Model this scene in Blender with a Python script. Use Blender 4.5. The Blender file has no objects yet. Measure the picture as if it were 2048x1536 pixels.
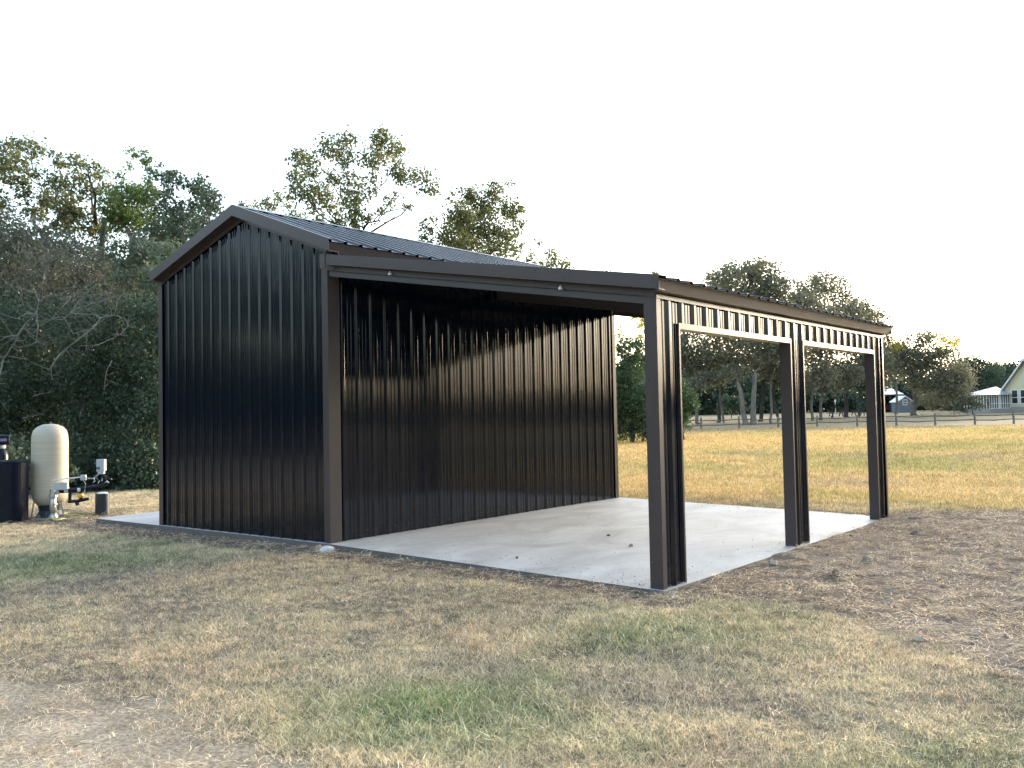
import bpy, bmesh, math, random
import numpy as np
from mathutils import Vector
rng = np.random.default_rng(7); random.seed(7)
S = bpy.context.scene; COL = S.collection
# ------------------------------------------------------------------ camera
F, YAW, PIT, ROL = 1715.04, -0.6974859, 0.0353947, -0.0195040
CAM = np.array([8.0507, -6.2808, 1.4827])
fw = np.array([math.sin(YAW)*math.cos(PIT), math.cos(YAW)*math.cos(PIT), math.sin(PIT)])
_r = np.array([math.cos(YAW), -math.sin(YAW), 0.]); _u = np.cross(_r, fw)
rt = _r*math.cos(ROL)+_u*math.sin(ROL); up = -_r*math.sin(ROL)+_u*math.cos(ROL)
cd = bpy.data.cameras.new('camera'); cam = bpy.data.objects.new('camera', cd); COL.objects.link(cam)
from mathutils import Matrix
M = Matrix(((rt[0], up[0], -fw[0], CAM[0]), (rt[1], up[1], -fw[1], CAM[1]), (rt[2], up[2], -fw[2], CAM[2]), (0, 0, 0, 1)))
cam.matrix_world = M; cd.sensor_width = 36; cd.lens = F/2048*36; cd.clip_end = 6000; cd.clip_start = .05
S.camera = cam
def at(u, v, dep):      # a place in the world, from where it is seen and how far off it stands
    return CAM+dep*(fw+rt*(u-1024)/F-up*(v-768)/F)
def on(u, v, z=-.12):
    d = fw+rt*(u-1024)/F-up*(v-768)/F
    return CAM+d*(z-CAM[2])/d[2]
def onp(u, v, ax, val):
    d = fw+rt*(u-1024)/F-up*(v-768)/F
    return CAM+d*(val-CAM[ax])/d[ax]
# ------------------------------------------------------------------ sky, sun
SUN_AZ, SUN_EL = 0.07, math.radians(5.5)      # azimuth from +Y towards +X
w = bpy.data.worlds.new('World'); S.world = w; w.use_nodes = True
nt = w.node_tree; nt.nodes.clear()
sky = nt.nodes.new('ShaderNodeTexSky'); sky.sky_type = 'NISHITA'; sky.sun_disc = False
sky.sun_elevation = SUN_EL; sky.sun_rotation = SUN_AZ; sky.altitude = 0
sky.air_density = 1.0; sky.dust_density = 4.0; sky.ozone_density = 1.0
bg = nt.nodes.new('ShaderNodeBackground'); bg.inputs[1].default_value = .15
hs = nt.nodes.new('ShaderNodeHueSaturation'); hs.inputs['Saturation'].default_value = .68
wo = nt.nodes.new('ShaderNodeOutputWorld')
nt.links.new(sky.outputs[0], hs.inputs['Color']); tn = nt.nodes.new('ShaderNodeVectorMath'); tn.operation = 'MULTIPLY'; tn.inputs[1].default_value = (.91, 1.0, 1.12)
nt.links.new(hs.outputs[0], tn.inputs[0]); nt.links.new(tn.outputs[0], bg.inputs[0]); nt.links.new(bg.outputs[0], wo.inputs[0])
sl = bpy.data.lights.new('sun', 'SUN'); sl.energy = .6; sl.angle = math.radians(3); sl.color = (1, .80, .55)
so = bpy.data.objects.new('sun', sl); COL.objects.link(so)
sd = Vector((math.sin(SUN_AZ)*math.cos(SUN_EL), math.cos(SUN_AZ)*math.cos(SUN_EL), math.sin(SUN_EL)))
so.rotation_euler = sd.to_track_quat('Z', 'Y').to_euler()
S.view_settings.view_transform = 'Standard'; S.view_settings.look = 'None'
S.view_settings.exposure = 3.1; S.view_settings.gamma = 1
S.view_settings.use_curve_mapping = False
S.cycles.max_bounces = 6; S.cycles.diffuse_bounces = 3; S.cycles.glossy_bounces = 3; S.cycles.transmission_bounces = 4
S.cycles.use_denoising = True
# ------------------------------------------------------------------ helpers
def nmat(name):
    m = bpy.data.materials.new(name); m.use_nodes = True; n = m.node_tree
    return m, n, n.nodes['Principled BSDF']
def N(n, t, **k):
    x = n.nodes.new(t)
    for a, b in k.items():
        if a.startswith('i_'): x.inputs[a[2:].replace('_', ' ')].default_value = b
        else: setattr(x, a, b)
    return x
def mat(name, col, rough=.6, metal=0., var=.12, scale=8., bump=0., bscale=60., spec=.5, dirt=None, coords='Object', stretch=(1, 1, 1)):
    """base colour with soft procedural variation, optional bump and stains"""
    m, n, b = nmat(name)
    tc = N(n, 'ShaderNodeTexCoord'); mp = N(n, 'ShaderNodeMapping'); mp.inputs['Scale'].default_value = stretch
    n.links.new(tc.outputs[coords], mp.inputs[0])
    nz = N(n, 'ShaderNodeTexNoise'); nz.inputs['Scale'].default_value = scale; nz.inputs['Detail'].default_value = 5
    n.links.new(mp.outputs[0], nz.inputs['Vector'])
    rp = N(n, 'ShaderNodeValToRGB'); e = rp.color_ramp.elements
    e[0].position = .3; e[1].position = .7
    e[0].color = (*[c*(1-var) for c in col], 1); e[1].color = (*[min(1, c*(1+var)) for c in col], 1)
    n.links.new(nz.outputs[0], rp.inputs[0]); out = rp.outputs[0]
    if dirt:
        n2 = N(n, 'ShaderNodeTexNoise'); n2.inputs['Scale'].default_value = scale*.35; n2.inputs['Detail'].default_value = 8; n2.inputs['Roughness'].default_value = .65
        n.links.new(mp.outputs[0], n2.inputs['Vector'])
        r2 = N(n, 'ShaderNodeMapRange'); r2.inputs[1].default_value = .5; r2.inputs[2].default_value = .75; r2.inputs[4].default_value = dirt[1]
        n.links.new(n2.outputs[0], r2.inputs[0])
        mx = N(n, 'ShaderNodeMix', data_type='RGBA'); mx.inputs[7].default_value = (*dirt[0], 1)
        n.links.new(r2.outputs[0], mx.inputs[0]); n.links.new(out, mx.inputs[6]); out = mx.outputs[2]
    n.links.new(out, b.inputs['Base Color'])
    b.inputs['Roughness'].default_value = rough; b.inputs['Metallic'].default_value = metal
    b.inputs['Specular IOR Level'].default_value = spec
    if bump:
        n3 = N(n, 'ShaderNodeTexNoise'); n3.inputs['Scale'].default_value = bscale; n3.inputs['Detail'].default_value = 4
        n.links.new(mp.outputs[0], n3.inputs['Vector'])
        bp = N(n, 'ShaderNodeBump'); bp.inputs['Strength'].default_value = bump; bp.inputs['Distance'].default_value = .02
        n.links.new(n3.outputs[0], bp.inputs['Height']); n.links.new(bp.outputs[0], b.inputs['Normal'])
    return m
def setp(o, label=None, cat=None, group=None, kind=None):
    if label: o['label'] = label
    if cat: o['category'] = cat
    if group: o['group'] = group
    if kind: o['kind'] = kind
    return o
def empty(name, loc=(0, 0, 0), label=None, cat=None, group=None):
    o = bpy.data.objects.new(name, None); o.location = loc; COL.objects.link(o); o.empty_display_size = .2
    return setp(o, label, cat, group)
class MB:
    def __init__(s): s.v = []; s.f = []
    def quad(s, a, b, c, d):
        i = len(s.v); s.v += [tuple(a), tuple(b), tuple(c), tuple(d)]; s.f.append((i, i+1, i+2, i+3)); return s
    def box(s, a, b):
        (x0, y0, z0), (x1, y1, z1) = a, b
        x0, x1 = sorted((x0, x1)); y0, y1 = sorted((y0, y1)); z0, z1 = sorted((z0, z1))
        i = len(s.v); s.v += [(x0, y0, z0), (x1, y0, z0), (x1, y1, z0), (x0, y1, z0), (x0, y0, z1), (x1, y0, z1), (x1, y1, z1), (x0, y1, z1)]
        s.f += [tuple(i+k for k in q) for q in ((0, 3, 2, 1), (4, 5, 6, 7), (0, 1, 5, 4), (1, 2, 6, 5), (2, 3, 7, 6), (3, 0, 4, 7))]; return s
    def hexa(s, p):   # 8 points: bottom ring, top ring
        i = len(s.v); s.v += [tuple(q) for q in p]
        s.f += [tuple(i+k for k in q) for q in ((0, 3, 2, 1), (4, 5, 6, 7), (0, 1, 5, 4), (1, 2, 6, 5), (2, 3, 7, 6), (3, 0, 4, 7))]; return s
    def beam(s, p, q, wd, ht, upv=(0, 0, 1)):
        p = Vector(p); q = Vector(q); d = (q-p).normalized(); a = d.cross(Vector(upv)).normalized()*wd/2; b = a.cross(d).normalized()*ht/2
        return s.hexa([p-a-b, p+a-b, q+a-b, q-a-b, p-a+b, p+a+b, q+a+b, q-a+b])
    def tube(s, pts, rad, n=6, cap=True):
        pts = [Vector(p) for p in pts]
        if not hasattr(rad, '__len__'): rad = [rad]*len(pts)
        base = len(s.v); ref = Vector((0, 0, 1))
        for k, p in enumerate(pts):
            d = (pts[min(k+1, len(pts)-1)]-pts[max(k-1, 0)])
            d = d.normalized() if d.length > 1e-9 else Vector((0, 0, 1))
            r = ref if abs(d.dot(ref)) < .95 else Vector((1, 0, 0))
            a = d.cross(r).normalized(); b = d.cross(a).normalized()
            for j in range(n):
                t = 2*math.pi*j/n; s.v.append(tuple(p+(a*math.cos(t)+b*math.sin(t))*rad[k]))
        for k in range(len(pts)-1):
            for j in range(n):
                j2 = (j+1) % n; s.f.append((base+k*n+j, base+k*n+j2, base+(k+1)*n+j2, base+(k+1)*n+j))
        if cap:
            s.f.append(tuple(base+j for j in range(n))[::-1]); s.f.append(tuple(base+(len(pts)-1)*n+j for j in range(n)))
        return s
    def lathe(s, prof, c=(0, 0, 0), n=32):
        base = len(s.v)
        for r, z in prof:
            for j in range(n):
                t = 2*math.pi*j/n; s.v.append((c[0]+r*math.cos(t), c[1]+r*math.sin(t), c[2]+z))
        for k in range(len(prof)-1):
            for j in range(n):
                j2 = (j+1) % n; s.f.append((base+k*n+j, base+k*n+j2, base+(k+1)*n+j2, base+(k+1)*n+j))
        s.f.append(tuple(base+j for j in range(n))[::-1]); s.f.append(tuple(base+(len(prof)-1)*n+j for j in range(n)))
        return s
    def build(s, name, m, parent=None, smooth=False, bevel=0, **k):
        me = bpy.data.meshes.new(name); me.from_pydata(s.v, [], s.f); me.update()
        return link(name, me, m, parent, smooth, bevel, **k)
def link(name, me, m, parent=None, smooth=False, bevel=0, **k):
    if m: me.materials.append(m)
    if smooth:
        me.polygons.foreach_set('use_smooth', [True]*len(me.polygons))
    o = bpy.data.objects.new(name, me); COL.objects.link(o)
    if parent is not None:
        o.parent = parent
        pl = Vector(parent.location)
        if parent.parent is None and parent.type == 'EMPTY' and parent.get('_rel') is None:
            me.transform(Matrix.Translation(-pl))
    if bevel:
        b = o.modifiers.new('bevel', 'BEVEL'); b.width = bevel; b.segments = 2; b.limit_method = 'ANGLE'
    setp(o, **k); return o
def npmesh(name, V, Q, attrs=None):
    me = bpy.data.meshes.new(name); nv = len(V); nf = len(Q); k = Q.shape[1]
    me.vertices.add(nv); me.vertices.foreach_set('co', np.ascontiguousarray(V, dtype=np.float32).ravel())
    me.loops.add(nf*k); me.loops.foreach_set('vertex_index', np.ascontiguousarray(Q, dtype=np.int32).ravel())
    me.polygons.add(nf); me.polygons.foreach_set('loop_start', np.arange(0, nf*k, k, dtype=np.int32))
    me.polygons.foreach_set('loop_total', np.full(nf, k, dtype=np.int32))
    me.update(calc_edges=True)
    for an, (ty, arr) in (attrs or {}).items():
        a = me.attributes.new(an, ty, 'POINT')
        a.data.foreach_set('color' if ty == 'FLOAT_COLOR' else ('vector' if ty == 'FLOAT_VECTOR' else 'value'), np.ascontiguousarray(arr, dtype=np.int32 if ty == 'INT' else np.float32).ravel())
    return me
# value noise
def _h(i, j, s):
    n = (i*374761393+j*668265263+s*974634777) & 0xffffffff
    n = ((n ^ (n >> 13))*1274126177) & 0xffffffff
    return ((n ^ (n >> 16)) & 0xffff)/65535.
def vnoise(x, y, s=0):
    i = np.floor(x).astype(np.int64); j = np.floor(y).astype(np.int64); fx = x-i; fy = y-j
    fx = fx*fx*(3-2*fx); fy = fy*fy*(3-2*fy)
    return (_h(i, j, s)*(1-fx)+_h(i+1, j, s)*fx)*(1-fy)+(_h(i, j+1, s)*(1-fx)+_h(i+1, j+1, s)*fx)*fy
def fbm(x, y, sc, s=0, o=4):
    t = 0.; a = 1.; n = 0.
    for k in range(o):
        t = t+a*vnoise(x*sc*2**k+31.7*k, y*sc*2**k-17.3*k, s+k); n += a; a *= .55
    return t/n
def sstep(a, b, x):
    t = np.clip((x-a)/(b-a), 0, 1); return t*t*(3-2*t)
# ------------------------------------------------------------------ building dimensions
W, L, D = 3.95, 4.385, 6.10
ZA, ZO, ZD, ZE = -.023, .028, .03, -.028           # slab heights at its corners (it falls a little for drainage)
SX0 = -5.90
def zf(x, y):
    """top of the slab"""
    t = min(max(y/D, 0), 1)
    if x <= 0: 
        a = min(max(x/-W, 0), 1.5); return (ZO+(ZA-ZO)*a)*(1-t)+ZD*t
    a = x/L; return (ZO*(1-a))*(1-t)+(ZD*(1-a)+ZE*a)*t
# ------------------------------------------------------------------ terrain
def ground_z(x, y):
    x = np.asarray(x, float); y = np.asarray(y, float)
    dx = x-CAM[0]; dy = y-CAM[1]; dep = dx*fw[0]+dy*fw[1]
    base = -.135+0*x
    near = np.interp(x, [-9, -5.9, -3.9, 0, 4.4, 6.5, 10], [-.14, -.13, -.115, -.040, -.022, -.045, -.11])
    wy = sstep(-3.2, -.2, y)*(1-sstep(7, 13, y))
    z = base*(1-wy)+near*wy
    # far away the land lies a little higher
    far = np.interp(dep, [0, 76, 95, 110, 150, 260, 1500], [0, 0, .36, .52, .68, 1.2, 6])
    z = z+far
    left = sstep(-9, -16, x)*sstep(60, 30, dep)
    z = z-.1*left
    d = np.sqrt(dx**2+dy**2)
    z = z+(fbm(x, y, .45, 3, 3)-.5)*.05*sstep(2, 9, d)*(1-wy*.7)+(fbm(x, y, 3.1, 9, 3)-.5)*.035
    dm = dirt_mask(x, y)
    z = z+dm*((fbm(x, y, 7, 21, 3)-.5)*.05)
    onslab = (x > SX0+.02) & (x < L) & (y > 0) & (y < D)
    return np.where(onslab, np.minimum(z, -.12), z)
def poly_sd(x, y, P):
    P = np.array(P, float); n = len(P); ins = np.zeros(np.shape(x), bool); dm = np.full(np.shape(x), 1e9)
    for i in range(n):
        a = P[i]; b = P[(i+1) % n]; e = b-a; wx = x-a[0]; wy = y-a[1]
        t = np.clip((wx*e[0]+wy*e[1])/(e@e), 0, 1); dm = np.minimum(dm, np.hypot(wx-e[0]*t, wy-e[1]*t))
        c = ((a[1] > y) != (b[1] > y)) & (x < (b[0]-a[0])*(y-a[1])/(b[1]-a[1]+1e-12)+a[0]); ins ^= c
    return np.where(ins, dm, -dm)
DIRT = [(4.2, -.1), (4.55, .1), (5.54, 0.02), (6.28, -.15), (6.9, -.75), (8.2, -1.8), (13, -3), (15, 3), (13, 8.6), (8, 8.9), (5.7, 7.9), (4.7, 6.9), (4.2, 6.1)]
def dirt_mask(x, y):
    x = np.asarray(x, float); y = np.asarray(y, float)
    nz = (fbm(x, y, 1.3, 40, 4)-.5)
    a = sstep(-.12, .22, poly_sd(x, y, DIRT)+nz*.7)
    # narrow disturbed strip along the front edge of the slab
    wd = np.interp(x, [-8.5, -6, -3, 0, 2, 4.4], [.9, .6, .6, .42, .34, .5])
    b = sstep(.12, -.05, np.abs(y+wd*.35)-wd*.55+nz*.35)*sstep(-9.5, -7, x)*(x < 4.7)
    c = sstep(.1, -.25, np.hypot((x+7.5)/2.2, (y-.1)/1.0)-1+nz*.6)*.8
    e = sstep(.15, -.1, y-D-.15+nz*.3)*(y > D-.3)*(x < L+.3)*(x > -6.5)*.7
    return np.maximum(np.maximum(a, b), np.maximum(c, e))
def bare_mask(x, y):
    line = np.interp(x, [-2, 2.18, 4.0, 5.26, 6.3, 8], [-4.3, -4.0, -3.68, -3.36, -3.38, -3.3])
    nz = fbm(x, y, 1.6, 60, 4)-.5
    m = sstep(-.06, .22, line-y+nz*.85)
    return m*(1-.85*sstep(5.4, 6.6, x))
_sp = []
def spot(u, v, ru, rv, amt):
    c = on(u, v); a = on(u+ru, v)-c; b = on(u, max(v-rv, 850))-c
    _sp.append((c[0], c[1], a[0], a[1], b[0], b[1], amt*(.82 if amt > 0 else 1)))
for q in [(860, 1440, 330, 60, 1.3), (1000, 1390, 260, 50, .8), (60, 1125, 140, 30, 1.0), (330, 1120, 160, 25, .7), (1050, 1270, 260, 45, .6), (1300, 1290, 200, 40, .7),
          (560, 1350, 250, 50, .5), (1500, 1330, 220, 50, .45), (1300, 1490, 130, 30, .6), (1880, 1510, 100, 30, .35), (620, 1240, 60, 12, .5), (930, 1245, 70, 12, .4), (1120, 1180, 200, 25, -.5), (700, 1170, 300, 35, -.9),
          (200, 1210, 200, 40, -.5), (100, 1340, 130, 40, -.4), (1180, 1350, 80, 30, -.5), (1800, 1420, 300, 60, -.6), (1300, 1240, 200, 30, -.2), (1000, 1190, 200, 20, -.7), (1260, 990, 60, 12, .5), (1420, 990, 60, 10, .5), (1500, 1000, 80, 10, .3)]: spot(*q)
_br = []
for q in [(230, 1190, 150, 30, .8), (330, 1230, 90, 30, .5), (1260, 1390, 120, 25, 1.), (700, 1170, 260, 30, .6), (60, 1370, 110, 30, .9), (1560, 1430, 160, 30, .4), (1330, 1330, 150, 25, .5), (1700, 965, 90, 8, .8), (1750, 912, 60, 5, .7), (1960, 913, 60, 5, .9), (1500, 908, 60, 5, .5), (960, 1350, 70, 18, .6), (1430, 1400, 90, 20, .5)]:
    c = on(q[0], q[1]); a = on(q[0]+q[2], q[1])-c; b = on(q[0], max(q[1]-q[3], 850))-c
    _br.append((c[0], c[1], a[0], a[1], b[0], b[1], q[4]))
def gsum(x, y, lst):
    t = 0*x
    for cx, cy, ax, ay, bx, by, m in lst:
        det = ax*by-ay*bx; px = x-cx; py = y-cy
        p = (px*by-py*bx)/det; q = (ax*py-ay*px)/det
        t = t+m*np.exp(-(p*p+q*q)*.9)
    return t
GREEN = np.array([.195, .222, .105]); TAN = np.array([.46, .355, .24]); BROWN = np.array([.30, .24, .195]); GOLD = np.array([.54, .395, .19])
DRY = np.array([.52, .43, .28]); SAND = np.array([.58, .455, .32]); DIRTC = np.array([.18, .140, .115]); FIELDG = np.array([.33, .31, .12]); FLOOR = np.array([.27, .23, .16])
def ground_col(x, y):
    x = np.asarray(x, float); y = np.asarray(y, float)
    dx = x-CAM[0]; dy = y-CAM[1]; dep = dx*fw[0]+dy*fw[1]
    n1 = fbm(x, y, .55, 100, 4); n2 = fbm(x, y, 2.2, 120, 4); n3 = fbm(x, y, .09, 140, 4)
    g = np.clip((n1-.52)*2.6+(n2-.5)*1.5+gsum(x, y, _sp)+.16, 0, 1)[..., None]
    br = np.clip((n2-.5)*1.6+gsum(x, y, _br)+.18, 0, 1)[..., None]
    t = np.clip((fbm(x, y, 1.1, 160, 3)-.5)*3+.5, 0, 1)[..., None]
    near = TAN*(1-t)+DRY*t
    near = near*(1-g)+GREEN*g
    near = near*(1-br*.75)+BROWN*br*.75
    # the mown golden field behind the shed
    fg = np.clip((n3-.5)*3+(fbm(x, y, .35, 180, 4)-.5)*2+.1, 0, 1)[..., None]
    gold = GOLD*(1-fg*.7)+FIELDG*fg*.7
    gold = gold*(1-.35*np.clip((n2-.5)*2, 0, 1)[..., None])
    gold = gold*(1-.6*np.clip(gsum(x, y, _br), 0, 1)[..., None])+BROWN*.6*np.clip(gsum(x, y, _br), 0, 1)[..., None]
    wf = (sstep(5.6, 8.2, y+(n1-.5)*2)*sstep(9, 14, dep))[..., None]
    c = near*(1-wf)+gold*wf
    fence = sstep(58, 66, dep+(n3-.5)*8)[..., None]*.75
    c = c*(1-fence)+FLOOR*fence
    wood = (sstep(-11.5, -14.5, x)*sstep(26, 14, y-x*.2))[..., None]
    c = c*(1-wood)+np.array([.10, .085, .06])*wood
    d = dirt_mask(x, y)[..., None]
    pale = np.clip((fbm(x, y, .9, 190, 4)-.5)*4, 0, 1)[..., None]
    c = c*(1-d)+(DIRTC*(1-.45*pale)+np.array([.30, .26, .23])*.45*pale)*d
    b = bare_mask(x, y)[..., None]; sc = np.clip((fbm(x, y, 2.5, 200, 4)-.5)*3+.5, 0, 1)[..., None]
    c = c*(1-b)+(SAND*(.82+.25*sc))*b
    return c
# ground sheet: fine near the camera, coarse towards the horizon
def axis(c, half, step, far):
    a = list(np.arange(-half, half+1e-6, step)); s = step; v = half
    while v < far:
        s *= 1.12; v += s; a.append(v); a.insert(0, -v)
    return np.array(a)+c
gx = axis(.5, 10.5, .075, 2500); gy = axis(1.5, 8.0, .075, 2500)
X, Y = np.meshgrid(gx, gy, indexing='ij'); Z = ground_z(X, Y); GC = ground_col(X, Y)
GC = GC*(1-.38*(1-np.maximum(dirt_mask(X, Y), bare_mask(X, Y)))*(np.hypot(X-CAM[0], Y-CAM[1]) < 40))[..., None]     # gap darkness put into the ground colour under the blades, for contrast
nx, ny = X.shape; I = np.arange(nx*ny).reshape(nx, ny)
Q = np.stack([I[:-1, :-1], I[1:, :-1], I[1:, 1:], I[:-1, 1:]], -1).reshape(-1, 4)
me = npmesh('ground', np.stack([X, Y, Z], -1).reshape(-1, 3), Q, {'gcol': ('FLOAT_COLOR', np.concatenate([GC.reshape(-1, 3), np.ones((nx*ny, 1))], 1))})
gm, n, b = nmat('soil_and_turf')
at_ = N(n, 'ShaderNodeAttribute', attribute_name='gcol')
tc = N(n, 'ShaderNodeTexCoord')
n1 = N(n, 'ShaderNodeTexNoise'); n1.inputs['Scale'].default_value = 38; n1.inputs['Detail'].default_value = 8; n1.inputs['Roughness'].default_value = .7
n2 = N(n, 'ShaderNodeTexNoise'); n2.inputs['Scale'].default_value = 3.; n2.inputs['Detail'].default_value = 8; n2.inputs['Roughness'].default_value = .75
for q in (n1, n2): n.links.new(tc.outputs['Object'], q.inputs['Vector'])
mr = N(n, 'ShaderNodeMapRange'); mr.inputs[1].default_value = .35; mr.inputs[2].default_value = .65; mr.inputs[3].default_value = .40; mr.inputs[4].default_value = 1.25
mr2 = N(n, 'ShaderNodeMapRange'); mr2.inputs[1].default_value = .35; mr2.inputs[2].default_value = .65; mr2.inputs[3].default_value = .82; mr2.inputs[4].default_value = 1.15
n.links.new(n1.outputs[0], mr.inputs[0]); n.links.new(n2.outputs[0], mr2.inputs[0])
mm = N(n, 'ShaderNodeMath', operation='MULTIPLY'); n.links.new(mr.outputs[0], mm.inputs[0]); n.links.new(mr2.outputs[0], mm.inputs[1])
vm = N(n, 'ShaderNodeVectorMath', operation='SCALE'); n.links.new(at_.outputs['Color'], vm.inputs[0]); n.links.new(mm.outputs[0], vm.inputs['Scale'])
n.links.new(vm.outputs[0], b.inputs['Base Color']); b.inputs['Roughness'].default_value = .95; b.inputs['Specular IOR Level'].default_value = .15
bu = N(n, 'ShaderNodeBump'); bu.inputs['Strength'].default_value = .7; bu.inputs['Distance'].default_value = .02
n.links.new(n1.outputs[0], bu.inputs['Height']); n.links.new(bu.outputs[0], b.inputs['Normal'])
g = link('ground', me, gm, smooth=True, label='broad ground of dry mown grass, bare soil and golden field round the shed', kind='structure')
# ------------------------------------------------------------------ grass, straw (instanced tufts, one object per kind of cover)
def leaf_mat(name, attr, kind='INSTANCER', trans=.35, rough=.6, mul=1., var=(.7, 1.3)):
    m = bpy.data.materials.new(name); m.use_nodes = True; n = m.node_tree; n.nodes.clear()
    o = N(n, 'ShaderNodeOutputMaterial'); a = N(n, 'ShaderNodeAttribute', attribute_name=attr, attribute_type=kind)
    t = N(n, 'ShaderNodeAttribute', attribute_name='tint')
    r = N(n, 'ShaderNodeMapRange'); r.inputs[3].default_value = var[0]*mul; r.inputs[4].default_value = var[1]*mul
    n.links.new(t.outputs['Fac'], r.inputs[0])
    s = N(n, 'ShaderNodeVectorMath', operation='SCALE'); n.links.new(a.outputs['Color'], s.inputs[0]); n.links.new(r.outputs[0], s.inputs['Scale'])
    d = N(n, 'ShaderNodeBsdfDiffuse'); tr = N(n, 'ShaderNodeBsdfTranslucent'); mx = N(n, 'ShaderNodeMixShader'); mx.inputs[0].default_value = trans
    n.links.new(s.outputs[0], d.inputs[0]); n.links.new(s.outputs[0], tr.inputs[0]); n.links.new(d.outputs[0], mx.inputs[1]); n.links.new(tr.outputs[0], mx.inputs[2])
    n.links.new(mx.outputs[0], o.inputs[0]); return m
def tuft(name, nb, rad, h, wd, lie, curl, m, seed):
    """a tuft of curved tapering blades"""
    r = np.random.default_rng(seed); V = []; Q = []; T = []
    for k in range(nb):
        a = r.uniform(0, 2*math.pi); rr = rad*math.sqrt(r.uniform()); px, py = rr*math.cos(a), rr*math.sin(a)
        az = r.uniform(0, 2*math.pi); hh = h*r.uniform(.45, 1.15); lean = r.uniform(lie*.5, lie) if lie < 1.3 else r.uniform(1.1, 1.55)
        w0 = wd*r.uniform(.7, 1.3); p = np.array([px, py, 0. if lie < 1.3 else r.uniform(.002, .02)]); base = len(V); t = r.uniform()
        side = np.array([-math.sin(az), math.cos(az), 0])
        ns = 3
        for s in range(ns+1):
            ww = w0*(1-s/ns*.85)/2
            V.append(p-side*ww); V.append(p+side*ww); T += [t, t]
            ln = lean+curl*s/ns*(1 if lie < 1.3 else .0)
            az += r.normal(0, curl*.35)
            p = p+np.array([math.cos(az)*math.sin(ln), math.sin(az)*math.sin(ln), math.cos(ln) if lie < 1.3 else math.cos(ln)*.45*(1 if s < 1 else -.6)])*hh/ns
            side = np.array([-math.sin(az), math.cos(az), 0])
        for s in range(ns): Q.append((base+2*s, base+2*s+1, base+2*s+3, base+2*s+2))
    me = npmesh(name, np.array(V), np.array(Q), {'tint': ('FLOAT', np.array(T))}); me.materials.append(m)
    return bpy.data.objects.new(name, me)
def scatter(name, P, Nz, scale, col, tufts, label, seed=1):
    n = len(P); r = np.random.default_rng(seed)
    me = bpy.data.meshes.new(name); me.vertices.add(n); me.vertices.foreach_set('co', P.astype(np.float32).ravel())
    rot = np.stack([r.normal(0, .12, n), r.normal(0, .12, n), r.uniform(0, 6.283, n)], 1)
    for an, ty, arr in (('rot', 'FLOAT_VECTOR', rot), ('scl', 'FLOAT', scale), ('idx', 'INT', r.integers(0, len(tufts), n)), ('bcol', 'FLOAT_COLOR', np.concatenate([col, np.ones((n, 1))], 1))):
        a = me.attributes.new(an, ty, 'POINT')
        a.data.foreach_set('color' if ty == 'FLOAT_COLOR' else ('vector' if ty == 'FLOAT_VECTOR' else 'value'), np.ascontiguousarray(arr, dtype=np.int32 if ty == 'INT' else np.float32).ravel())
    o = bpy.data.objects.new(name, me); COL.objects.link(o); setp(o, label=label, cat='grass' if 'grass' in name else name.replace('_', ' '), kind='stuff')
    c = bpy.data.collections.new(name+'_source')
    for t in tufts: c.objects.link(t)
    ng = bpy.data.node_groups.new(name, 'GeometryNodeTree'); ng.interface.new_socket('Geometry', in_out='INPUT', socket_type='NodeSocketGeometry'); ng.interface.new_socket('Geometry', in_out='OUTPUT', socket_type='NodeSocketGeometry')
    gi = ng.nodes.new('NodeGroupInput'); go = ng.nodes.new('NodeGroupOutput'); ip = ng.nodes.new('GeometryNodeInstanceOnPoints')
    ci = ng.nodes.new('GeometryNodeCollectionInfo'); ci.inputs['Collection'].default_value = c; ci.inputs['Separate Children'].default_value = True; ci.inputs['Reset Children'].default_value = True
    def na(an, dt):
        x = ng.nodes.new('GeometryNodeInputNamedAttribute'); x.data_type = dt; x.inputs['Name'].default_value = an; return x.outputs['Attribute']
    ip.inputs['Pick Instance'].default_value = True
    ng.links.new(gi.outputs[0], ip.inputs['Points']); ng.links.new(ci.outputs[0], ip.inputs['Instance'])
    ng.links.new(na('idx', 'INT'), ip.inputs['Instance Index']); ng.links.new(na('scl', 'FLOAT'), ip.inputs['Scale'])
    e = ng.nodes.new('FunctionNodeEulerToRotation'); ng.links.new(na('rot', 'FLOAT_VECTOR'), e.inputs[0]); ng.links.new(e.outputs[0], ip.inputs['Rotation'])
    ng.links.new(ip.outputs[0], go.inputs[0])
    md = o.modifiers.new('tufts', 'NODES'); md.node_group = ng
    return o
bladem = leaf_mat('grass_blade', 'bcol', trans=.3, mul=1.66, var=(.32, 1.68))
def sample(nn, d0, d1, power, half=.66, seed=3):
    """places on the ground in front of the camera, denser near it"""
    r = np.random.default_rng(seed)
    t = r.uniform(0, 1, nn); p = 2-power
    d = (d0**p+t*(d1**p-d0**p))**(1/p) if abs(p) > 1e-6 else d0*(d1/d0)**t
    a = r.uniform(-half, half, nn)+YAW
    return CAM[0]+d*np.sin(a), CAM[1]+d*np.cos(a), d
def offslab(x, y): return ~((x > SX0-.03) & (x < L+.05) & (y > -.05) & (y < D+.05))
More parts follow.
